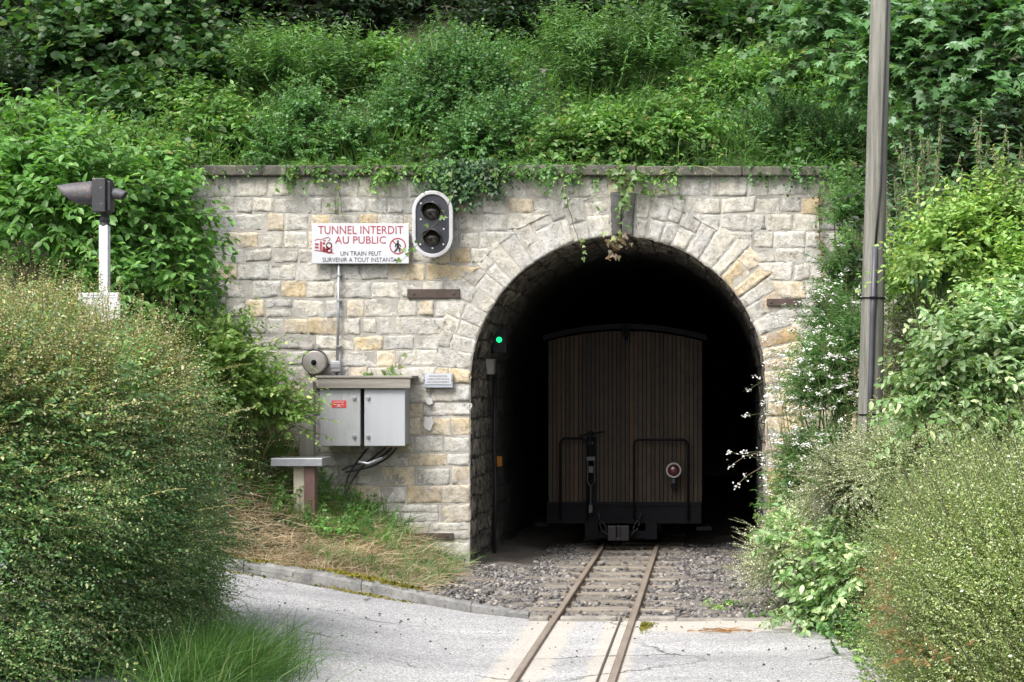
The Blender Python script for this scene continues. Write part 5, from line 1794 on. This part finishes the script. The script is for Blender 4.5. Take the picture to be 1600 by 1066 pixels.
wall_hang("creeper_strand", "leafy strand running across the wall right of the keystone", "creeper", [[(1000, 268), (1012, 300), (1040, 290)], [(1002, 300), (1022, 303), (1050, 292)]], 'ivy', 65, leafmat='creeper', size=.05, n=14, spread=.03)
wall_hang("creeper_strand", "pale creeper strand trailing across the oval signal and sign", "creeper", [[(707, 262), (706, 300), (696, 335), (676, 352), (655, 378), (640, 392), (620, 415)]], 'ivy', 66, leafmat='creeper', size=.055, n=17, spread=.04, yoff=-.4, thick=.03)
wall_hang("creeper_strand", "sparse creeper sprigs on the stones above the warning sign", "creeper", [[(527, 268), (530, 300), (536, 340)], [(578, 290), (582, 298)], [(524, 310), (523, 330)]], 'ivy', 67, leafmat='creeper', size=.045, n=7, spread=.025)
wall_hang("creeper_strand", "leafy sprig growing on top of the cabinet canopy", "creeper", [[(597, 588), (608, 580), (618, 572), (628, 556)], [(572, 586), (578, 584)], [(600, 586), (620, 584)]], 'ivy', 68, leafmat='creeper', size=.055, n=12, spread=.03, yoff=-.2)
lines = []
for k_ in range(9):
    x0 = rv.uniform(1290, 1350)
    lines.append([(x0, 255), (x0 + rv.normal() * 8, 300), (x0 + rv.normal() * 10, rv.uniform(330, 470))])
wall_hang("wall_creeper", "green creeper curtain covering the right end of the wall", "creeper", lines, 'ivy', 69, leafmat='bramble', size=.05, n=45, spread=.05, thick=.1)
wall_hang("wall_creeper", "reddening creeper stem climbing the right edge of the wall", "creeper", [[(1284, 262), (1280, 330), (1284, 400), (1288, 470)], [(1278, 300), (1282, 380), (1290, 440)]], 'ivy', 70, leafmat='redcreep', size=.035, n=70, spread=.025, thick=.06)
lines = []
for k_ in range(12):
    t_ = rv.random(); x0 = 290 + 55 * t_; y0 = 300 + 160 * t_
    lines.append([(x0 - 18, y0 - 20), (x0 - 6, y0 + 10), (x0 + rv.normal() * 6, y0 + 45)])
wall_hang("wall_ivy", "dark ivy climbing the left end of the wall", "ivy", lines, 'ivy', 71, size=.045, n=44, spread=.05, thick=.1)
wall_hang("wall_ivy", "small dark ivy patch under the left coping end", "ivy", [[(292, 275), (294, 300), (288, 322)], [(288, 278), (290, 310)]], 'ivy', 72, size=.04, n=32, spread=.03, thick=.05)


# --- clipped hedge at left
def hedge_surface(K, c, r, e, rng, back=.5, low=-.75):
    d = norm(rng.normal(size=(K * 3, 3)))
    d = d[(d[:, 1] < back) & (d[:, 2] > low)][:K]
    sc = (np.abs(d) ** e).sum(1) ** (-1 / e)
    p_ = d * sc[:, None]
    nn_ = norm(np.sign(d) * np.abs(p_) ** (e - 1) / np.array(r))
    return np.array(c) + p_ * np.array(r), nn_, d


def hedge(name, label, c, r, e, K, seed, sizes, nleaf, L, mats, topmix, dirfun, stemmat, stem_r=.0016, lumps=.12, depth=(.0, .3), back=.5, low=-1.1, inner=2.2):
    rng_ = np.random.default_rng(seed)
    p_, nn_, d = hedge_surface(K, c, r, e, rng_, back, low)
    ok_ = p_[:, 2] > H(p_[:, 0], p_[:, 1]); p_, nn_ = p_[ok_], nn_[ok_]
    K = len(p_)
    lump = lumps * (np.sin(p_[:, 0] * 5 + p_[:, 2] * 3) * np.sin(p_[:, 2] * 6 - p_[:, 1] * 4) + .5 * np.sin(p_[:, 0] * 11 + 2) * np.sin(p_[:, 2] * 12 + 1))
    p_ = p_ + nn_ * (lump - rng_.uniform(depth[0], depth[1], K) - L * .4)[:, None]
    D = dirfun(p_, nn_, rng_)
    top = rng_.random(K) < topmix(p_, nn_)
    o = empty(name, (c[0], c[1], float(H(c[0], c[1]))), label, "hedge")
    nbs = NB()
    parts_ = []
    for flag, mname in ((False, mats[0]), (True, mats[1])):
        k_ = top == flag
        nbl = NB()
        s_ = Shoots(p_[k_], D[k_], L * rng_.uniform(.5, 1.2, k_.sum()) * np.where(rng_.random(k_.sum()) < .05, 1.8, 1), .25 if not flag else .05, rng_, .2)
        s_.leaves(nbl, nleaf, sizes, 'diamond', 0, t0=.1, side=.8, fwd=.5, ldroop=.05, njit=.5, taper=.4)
        s_.stems(nbs, stem_r, 0, 4)
        nbl.build("foliage", M[mname], o)
    # dense inner leaves
    pi_, ni_, _ = hedge_surface(int(K * .75), c, r, e, rng_, back, low)
    pi_ = pi_ - ni_ * rng_.uniform(.16, .5, len(pi_))[:, None]
    ok_ = pi_[:, 2] > H(pi_[:, 0], pi_[:, 1]); pi_, ni_ = pi_[ok_], ni_[ok_]
    s_ = Shoots(pi_, dirfun(pi_, ni_, rng_), L * rng_.uniform(.6, 1.3, len(pi_)), .2, rng_, .3)
    nbl = NB(); s_.leaves(nbl, 16, sizes * inner, 'ovate', 0, t0=0, side=.8, njit=.8); nbl.build("inner_foliage", M[mats[0]], o)
    # inner branches
    for k_ in range(40):
        b_ = np.array([c[0] + rng_.uniform(-.7, .7) * r[0], c[1] + rng_.uniform(-.3, .5) * r[1], 0]); b_[2] = float(H(b_[0], b_[1]))
        tp_ = b_ + np.array([rng_.normal() * .3, rng_.normal() * .25, (c[2] + r[2] - b_[2]) * rng_.uniform(.6, .9)])
        put_tubes(nbs, np.array([b_, (b_ + tp_) / 2 + rng_.normal(size=3) * .06, tp_])[None], np.array([.014, .009, .004]), 0)
    nbs.build("branches", M[stemmat], o)
    return o


def dir_left(p_, nn_, rng_):
    up = np.clip(nn_[:, 2:3], 0, 1)
    return nn_ * .35 + np.array([.85, -.1, .14]) * (1 - up) + np.array([.05, 0, .9]) * up + rng_.normal(size=p_.shape) * .33


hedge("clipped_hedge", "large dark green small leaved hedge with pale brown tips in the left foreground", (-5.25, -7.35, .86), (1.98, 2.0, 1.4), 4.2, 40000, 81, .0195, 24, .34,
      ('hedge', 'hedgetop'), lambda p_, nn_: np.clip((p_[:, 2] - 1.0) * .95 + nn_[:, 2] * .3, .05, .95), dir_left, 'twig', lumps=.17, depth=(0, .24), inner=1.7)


def dir_right(p_, nn_, rng_):
    return nn_ * .18 + np.array([-.42, -.1, 1.0]) + rng_.normal(size=p_.shape) * .13


hedge("lime_hedge", "fine lime green hedge with upright dark twigs in the right foreground", (2.45, -9.3, .3), (1.55, 1.6, 1.1), 3.2, 30000, 82, .013, 36, .5,
      ('rhedge', 'cotone'), lambda p_, nn_: np.full(len(p_), .06), dir_right, 'stem', .0016, .05, (-.02, .14), inner=1.8)

# dark upright twigs showing all over the lime hedge
rb = np.random.default_rng(85)
nbs = NB()
p_, nn_, _ = hedge_surface(900, (2.45, -9.3, .3), (1.55, 1.6, 1.1), 3.2, rb, .3, -.3)
p_ = p_ + nn_ * .05 - [0, 0, .1]
k_ = (p_[:, 2] > H(p_[:, 0], p_[:, 1]) + .22) & (nn_[:, 0] > -.75)
p_, nn_ = p_[k_], nn_[k_]
s_ = Shoots(p_, np.array([-.4, -.1, .95]) + nn_ * .32 + rb.normal(size=p_.shape) * .1, rb.uniform(.2, .55, len(p_)), .02, rb, .05)
s_.stems(nbs, .0027, 0, 4)
nbs.build("branches", M['twig'], bpy.data.objects["lime_hedge"])

# long pale wands standing out of the left hedge
rb = np.random.default_rng(84)
nbl, nbs = NB(), NB()
P0 = [(150, 640, 10.9), (260, 610, 11.4), (330, 580, 12.4), (210, 780, 10.9), (300, 800, 11.6), (340, 650, 12.5), (60, 760, 10.8)]
B = np.array([W(*q) for q in P0]) + [0, .1, 0]
s_ = Shoots(B, np.stack([rb.uniform(.7, 1, len(B)), rb.uniform(-.4, 0, len(B)), rb.uniform(.15, .5, len(B))], -1), rb.uniform(.2, .36, len(B)), .12, rb, .05)
s_.stems(nbs, .002, 0); s_.leaves(nbl, 40, .018, 'diamond', 0, side=.9, fwd=.3, ldroop=0)
hd = bpy.data.objects["clipped_hedge"]
nbl.build("foliage", M['hedgetop'], hd); nbs.build("branches", M['paletwig'], hd)
# tall sprigs along its top
nbl, nbs = NB(), NB()
K = 60
B = np.stack([rb.uniform(-5.3, -3.4, K), rb.uniform(-8.6, -7, K), rb.uniform(2.05, 2.2, K)], -1)
s_ = Shoots(B, np.stack([rb.normal(size=K) * .15, rb.normal(size=K) * .1, np.ones(K)], -1), rb.uniform(.15, .38, K), .05, rb, .05)
s_.stems(nbs, .002, 0); s_.leaves(nbl, 26, .02, 'diamond', 0, side=.7, fwd=.5, ldroop=0)
nbl.build("foliage", M['hedgetop'], hd); nbs.build("branches", M['twig'], hd)

# scorched twigs at the hedge foot
rb = np.random.default_rng(83)
nbl, nbs = NB(), NB()
for (px, py, d_, rx, rz, K) in ((1385, 930, 9.9, .05, .12, 26), (1395, 985, 9.8, .05, .1, 22), (1450, 1040, 9.2, .1, .06, 16)):
    c_ = W(px, py, d_)
    B = c_ + rb.normal(size=(K, 3)) * np.array([rx, .08, rz])
    s_ = Shoots(B, rb.normal(size=(K, 3)) * .5 + np.array([-.3, -.4, .5]), rb.uniform(.08, .2, K), .2, rb)
    s_.stems(nbs, .002, 0); s_.leaves(nbl, 10, .022, 'lance')
o = empty("scorched_twigs", W(1385, 990, 9.9), "reddish brown scorched twigs at the edge of the lime hedge", "dead twigs")
nbl.build("foliage", M['brownleaf'], o); nbs.build("stem", M['paletwig'], o)

# --- lush verge grass by the hedge foot
nb = NB()
K = 5200
gx = W(345, 1060, 11.9)
x = gx[0] + rg.normal(size=K) * .17; y = -8.25 + rg.normal(size=K) * .4
D = np.stack([rg.normal(size=K) * .35 + .12, rg.normal(size=K) * .3 - .1, np.ones(K)], -1)
grass_blades(nb, on_ground(x, y, .0), D, rg.uniform(.18, .66, K), .0045, rg, .8)
K = 90
x = gx[0] + rg.uniform(-.1, .5, K); y = -8.0 + rg.normal(size=K) * .4
D = np.stack([rg.normal(size=K) * .35 + .2, rg.normal(size=K) * .2, np.ones(K)], -1)
grass_blades(nb, on_ground(x, y, .0), D, rg.uniform(.35, .6, K), .003, rg, .4, 1)
tag(nb.build("verge_grass", [M['lush'], M['grass']]), "lush green grass tuft at the hedge foot on the road edge", "grass", kind='stuff')

# --- dry grass bank
nb = NB()
K = 20000
x = rg.uniform(-5.2, -2.2, K); y = rg.uniform(-3.9, -.05, K)
inside = y > yk(x) + .14
edge_r = x < np.interp(y, [-4, -3, -1.5, 0], [-2.5, -2.45, -2.35, -2.4]) + rg.normal(size=K) * .05
k_ = inside & edge_r
x, y = x[k_], y[k_]
dryp = np.clip(1.0 - .3 * (np.sin(x * 3 + y * 2) * np.sin(y * 3.3) > .5) - np.clip(y + .6, 0, 1) * .5 - np.clip(-x - 4.3, 0, 1) * .5 - np.clip(x + 2.95, 0, 1) * .5, .05, 1)
isdry = rg.random(len(x)) < dryp
for fl, mi in ((True, 0), (False, 1)):
    xx, yy = x[isdry == fl], y[isdry == fl]; K = len(xx)
    lean = .75 if fl else .45
    D = np.stack([rg.normal(size=K) * lean * 1.25 + .08, rg.normal(size=K) * lean * 1.1 - .15, rg.uniform(.1, 1.0, K) if fl else np.ones(K)], -1)
    grass_blades(nb, on_ground(xx, yy, .0), D, rg.uniform(.07, .3, K) if fl else rg.uniform(.12, .36, K), .006, rg, .9, mi)
tag(nb.build("dry_grass", [M['dry'], M['grass']]), "dry straw coloured grass with green patches on the bank left of the track", "grass", kind='stuff')

# weeds between bank and wall, along the left bank
nb = NB()
K = 650
x = rg.uniform(-5.2, -3.0, K); y = rg.uniform(-1.9, -.08, K)
k_ = rg.random(K) < np.clip(.25 + (y + 1.9) * .45, 0, 1) * np.clip((-2.9 - x) * 2.2, 0, 1)
x, y = x[k_], y[k_]
h_ = len(x) // 2
carpet_into(nb, on_ground(x[:h_], y[:h_]), 'bramble', rg, 0, 2, scale=.62)
carpet_into(nb, on_ground(x[h_:], y[h_:]), 'small', rg, 1, 2, scale=.7)
K = 3600
x = rg.uniform(-5.3, -2.9, K); y = rg.uniform(-1.5, -.05, K)
k_ = rg.random(K) < np.clip((-2.7 - x) * 1.4, .1, 1)
x, y = x[k_], y[k_]; K = len(x)
D = np.stack([rg.normal(size=K) * .35 + .1, rg.normal(size=K) * .3 - .25, np.ones(K)], -1)
grass_blades(nb, on_ground(x, y), D, rg.uniform(.15, .5, K), .007, rg, .7, 3)
# thin dead stalks against the wall
K = 160
x = rg.uniform(-4.7, -3.9, K); y = rg.uniform(-.5, -.1, K)
D = np.stack([rg.normal(size=K) * .25, rg.normal(size=K) * .1, np.ones(K)], -1)
grass_blades(nb, on_ground(x, y), D, rg.uniform(.4, .9, K), .005, rg, .35, 4)
tag(nb.build("bank_weeds", [M['bramble'], M['small'], M['stem'], M['grass'], M['dry']]), "green weeds and grass against the foot of the wall left of the cabinets", "weeds", kind='stuff')

# left bank ground cover
nb = NB()
K = 900
x = rg.uniform(-9, -4.9, K); y = rg.uniform(-3.4, .2, K)
k_ = y > yk(x) + .2
x, y = x[k_], y[k_]; h_ = len(x) // 2
carpet_into(nb, on_ground(x[:h_], y[:h_]), 'dogwood', rg, 0, 2, scale=.9)
carpet_into(nb, on_ground(x[h_:], y[h_:]), 'bramble', rg, 1, 2, scale=1.0)
K = 1200
x = rg.uniform(-9, -5.0, K); y = rg.uniform(.3, 4.5, K); h_ = len(x) // 2
carpet_into(nb, on_ground(x[:h_], y[:h_]), 'hazel', rg, 3, 2, scale=.85)
carpet_into(nb, on_ground(x[h_:], y[h_:]), 'bramble', rg, 1, 2, scale=1.0)
tag(nb.build("bank_cover", [M['dogwood'], M['bramble'], M['stem'], M['hazel']]), "mixed leafy undergrowth covering the bank left of the wall", "undergrowth", kind='stuff')

# right bank ground cover
nb = NB()
K = 900
x = rg.uniform(.55, 4.5, K); y = rg.uniform(-9, -.1, K)
k_ = x > np.interp(y, [-9, -4.5, 0], [1.0, .75, .62])
x, y = x[k_], y[k_]; h_ = len(x) // 3
carpet_into(nb, on_ground(x[:h_], y[:h_]), 'bramble', rg, 0, 3, scale=.9)
carpet_into(nb, on_ground(x[h_:2 * h_], y[h_:2 * h_]), 'small', rg, 1, 3, scale=1.1)
carpet_into(nb, on_ground(x[2 * h_:], y[2 * h_:]), 'yellow', rg, 2, 3, scale=.9)
K = 260
y = rg.uniform(-9.5, -4.6, K); x = np.interp(y, [-9.5, -8, -4.5], [1.25, 1.2, .72]) + rg.uniform(.0, .3, K)
carpet_into(nb, on_ground(x, y), 'small', rg, 1, 3, scale=.6, lean=(-.3, -.3))
tag(nb.build("bank_cover", [M['bramble'], M['small'], M['yellow'], M['stem']]), "mixed green undergrowth covering the bank right of the tunnel", "undergrowth", kind='stuff')

# --- nettle / seed spikes right of the pole
rn_ = np.random.default_rng(90)
for i, (px, pyb, pyt, d_, lb) in enumerate((
        (1440, 400, 185, 15.4, "tallest nettle clump beside the utility pole"), (1480, 400, 240, 15.0, "nettle clump with drooping spikes second from the utility pole"),
        (1545, 370, 175, 15.2, "tall single nettle spike standing above the yellow shrub"), (1580, 380, 220, 14.8, "nettle clump at the right edge behind the yellow shrub"),
        (1420, 470, 255, 16.7, "nettle clump touching the right side of the utility pole"))):
    K = 16 if i != 2 else 4
    b_ = W(px, pyb, d_); tp_ = W(px, pyt, d_)
    hgt = tp_[2] - b_[2]
    gz_ = float(H(b_[0], b_[1]))
    B = np.stack([b_[0] + rn_.normal(size=K) * .08, b_[1] + rn_.normal(size=K) * .1, np.full(K, b_[2] - .3)], -1)
    s_ = Shoots(B, np.stack([rn_.normal(size=K) * .1, rn_.normal(size=K) * .1, np.ones(K)], -1), rn_.uniform(.75, 1.05, K) * (hgt + .3), .03, rn_, .05)
    nl, ns_, nc = NB(), NB(), NB()
    s_.stems(ns_, .004, 0); s_.leaves(nl, 30, .075, 'ovate', 0, t0=.1, opp=True, ldroop=.6)
    s_.leaves(nc, 110, .036, 'lance', 0, t0=.55, side=.7, fwd=.1, ldroop=1.1, njit=.9)
    o = empty("nettle_clump", (b_[0], b_[1], gz_), lb, "nettle", "nettles right of the utility pole")
    nl.build("foliage", M['nettle'], o); nc.build("seed_spike", M['catkin'], o); ns_.build("stem", M['stem'], o)

# --- white flowers
rf = np.random.default_rng(91)
FL = [(1240, 560, 17.6), (1270, 500, 18), (1300, 480, 17.8), (1225, 620, 17.4), (1250, 640, 17), (1290, 600, 16.8), (1230, 690, 17), (1270, 680, 16.6), (1310, 540, 17.2), (1215, 580, 18), (1255, 730, 16.6), (1300, 660, 16.2), (1330, 470, 17.6), (1195, 645, 17.6), (1285, 530, 17), (1262, 600, 16.9), (1220, 660, 17), (1245, 700, 16.7), (1300, 720, 16.2), (1235, 760, 16.6), (1320, 610, 16.2), (1290, 460, 17.4), (1245, 590, 17.1), (1275, 560, 17.0), (1310, 500, 17.9), (1322, 440, 18.1), (1265, 530, 17.9), (1296, 570, 17.2), (1232, 640, 17.3), (1318, 580, 17.2)]
for i, (px, py, d_) in enumerate(FL):
    c_ = W(px, py, d_)
    gz_ = float(H(max(c_[0], .6), c_[1]))
    bx0_ = max(c_[0] + .12, .62)
    o = empty("cow_parsley", (bx0_, c_[1] + .1, gz_), "white flowered cow parsley stalk among the weeds right of the tunnel mouth", "wildflower", "white cow parsley right of the tunnel")
    nf, ns_, nl = NB(), NB(), NB()
    stem0 = np.array([bx0_, c_[1] + .1, gz_ - .05])
    mid = (stem0 + c_) / 2 + np.array([.05, 0, .12])
    put_tubes(ns_, np.array([stem0, mid, c_])[None], np.array([.005, .004, .003]), 0)
    nu = 6
    for u_ in range(nu):
        tip = c_ + rf.normal(size=3) * np.array([.18, .1, .16]) + [0, 0, .05]
        put_tubes(ns_, np.array([c_ - [0, 0, .1], (c_ + tip) / 2, tip])[None], np.array([.002, .0016, .0012]), 0)
        K = 14
        pp = tip + rf.normal(size=(K, 3)) * np.array([.018, .018, .011])
        put_leaves(nf, pp, rf.normal(size=(K, 3)) * np.array([1, 1, .2]), np.array([0, -.4, 1.]) + rf.normal(size=(K, 3)) * .3, rf.uniform(.01, .024, K), 'round')
    K = 50
    t = rf.random((K, 1))
    pp = stem0 * (1 - t) + c_ * t + rf.normal(size=(K, 3)) * .09
    put_leaves(nl, pp, rf.normal(size=(K, 3)), np.array([0, -.4, 1.]) + rf.normal(size=(K, 3)) * .4, rf.uniform(.03, .06, K), 'lance')
    nf.build("blossom", M['flower'], o); ns_.build("stem", M['stem'], o); nl.build("foliage", M['willow'], o)
# long bare flowering twigs reaching into the dark bore
for pts, lb in (([(1215, 705), (1190, 707), (1165, 712), (1142, 728)], "arching bare flower stalk reaching across the dark tunnel mouth"),
                ([(1230, 722), (1195, 727), (1165, 745), (1150, 760)], "lower flower stalk with white buds reaching into the tunnel mouth")):
    P = np.array([W(a_, b_, 18.2) for a_, b_ in pts])
    nf, ns_ = NB(), NB()
    put_tubes(ns_, P[None], np.array([.004, .003, .0025, .002]), 0)
    for q in P[1:]:
        K = 10
        pp = q + rf.normal(size=(K, 3)) * .02
        put_leaves(nf, pp, rf.normal(size=(K, 3)), np.array([0, -.6, 1.]) + rf.normal(size=(K, 3)) * .3, rf.uniform(.01, .022, K), 'round')
    o = empty("flower_stalk", P[0], lb, "wildflower")
    ns_.build("stem", M['paletwig'], o); nf.build("blossom", M['flower'], o)

# --- small weeds in the ballast, moss by the kerb
for (px, py, d_, sp, sc2, lb) in ((1112, 938, 16.5, 'yellow', .4, "small yellow green weed in the ballast right of the rails"), (1150, 925, 16.9, 'bramble', .35, "tiny sprig in the ballast near the right bank"),
                                  (1190, 950, 15.9, 'bramble', .35, "little weed at the road edge by the right bank")):
    c_ = W(px, py, d_); K = 9
    nl, ns_ = NB(), NB()
    lm, tpl, sz, n_, L_, dr, upb, sr, sm, kw = SP[sp]
    B = np.stack([c_[0] + rf.normal(size=K) * .04, c_[1] + rf.normal(size=K) * .04, np.full(K, -.05)], -1)
    s_ = Shoots(B, np.stack([rf.normal(size=K) * .7, rf.normal(size=K) * .7, np.ones(K)], -1), rf.uniform(.1, .2, K), .4, rf)
    s_.stems(ns_, .002, 0); s_.leaves(nl, 7, .035, tpl)
    o = empty("small_weed", (c_[0], c_[1], -.05), lb, "weed")
    nl.build("foliage", M[lm], o); ns_.build("stem", M['stem'], o)

nb = NB()
K = 5200
x = rg.uniform(-4.6, -2.3, K); y = yk(x) + rg.normal(size=K) * .045 + .16 - np.where(rg.random(K) < .25, .2, 0)
k_ = rg.random(K) < np.clip(np.sin(x * 4) * .5 + .35 + np.clip(-x - 3.2, 0, 1) * .5, .03, 1)
x, y = x[k_], y[k_]
zz = np.where(y > yk(x), np.maximum(H(x, y), np.interp(x, KX, KZ) + .07), road_z(x, y)) + .002
B = np.stack([x, y, zz], -1); K = len(B)
put_leaves(nb, B, np.stack([rg.normal(size=K), rg.normal(size=K), np.full(K, .5)], -1), np.array([0, -.3, 1.]) + rg.normal(size=(K, 3)) * .5, rg.uniform(.012, .028, K), 'round')
K = 600
x = RRX + .08 + np.abs(rg.normal(size=K)) * .035; y = -4.6 - np.abs(rg.normal(size=K)) * .22
B = np.stack([x, y, np.full(K, -.016)], -1)
put_leaves(nb, B, np.stack([rg.normal(size=K), rg.normal(size=K), np.full(K, .5)], -1), np.array([0, -.3, 1.]) + rg.normal(size=(K, 3)) * .5, rg.uniform(.01, .02, K), 'round')
tag(nb.build("moss", [M['moss']]), "ochre and green moss along the kerb and beside the rail", "moss", kind='stuff')

# dead twigs and crumbs lying on the road
nb = NB()
K = 420
x = rg.uniform(-3.4, 1.0, K); y = rg.uniform(-8.3, -4.5, K)
k_ = (rg.random(K) < .35 + .65 * (np.abs(y + 4.7) < .35)) & (np.abs(x - RLX) > .05) & (np.abs(x - RRX) > .05)
x, y = x[k_], y[k_]
rocks(nb, np.stack([x, y, road_z(x, y) + .003], -1), rg.uniform(.003, .011, len(x)), rg)
tag(nb.build("road_grit", [M['ballast']]), "scattered grit lying on the road near the crossing", "gravel", kind='stuff')
nb = NB()
K = 60
B = np.stack([.05 + rg.normal(size=K) * .1, -5.15 + rg.normal(size=K) * .06, np.full(K, -.008)], -1)
grass_blades(nb, B, np.stack([rg.normal(size=K), rg.normal(size=K) * .4, np.full(K, .12)], -1), rg.uniform(.05, .16, K), .006, rg, .1)
tag(nb.build("dead_twigs", [M['brownleaf']]), "little heap of dead brown twigs lying on the road right of the rails", "twigs", kind='stuff')
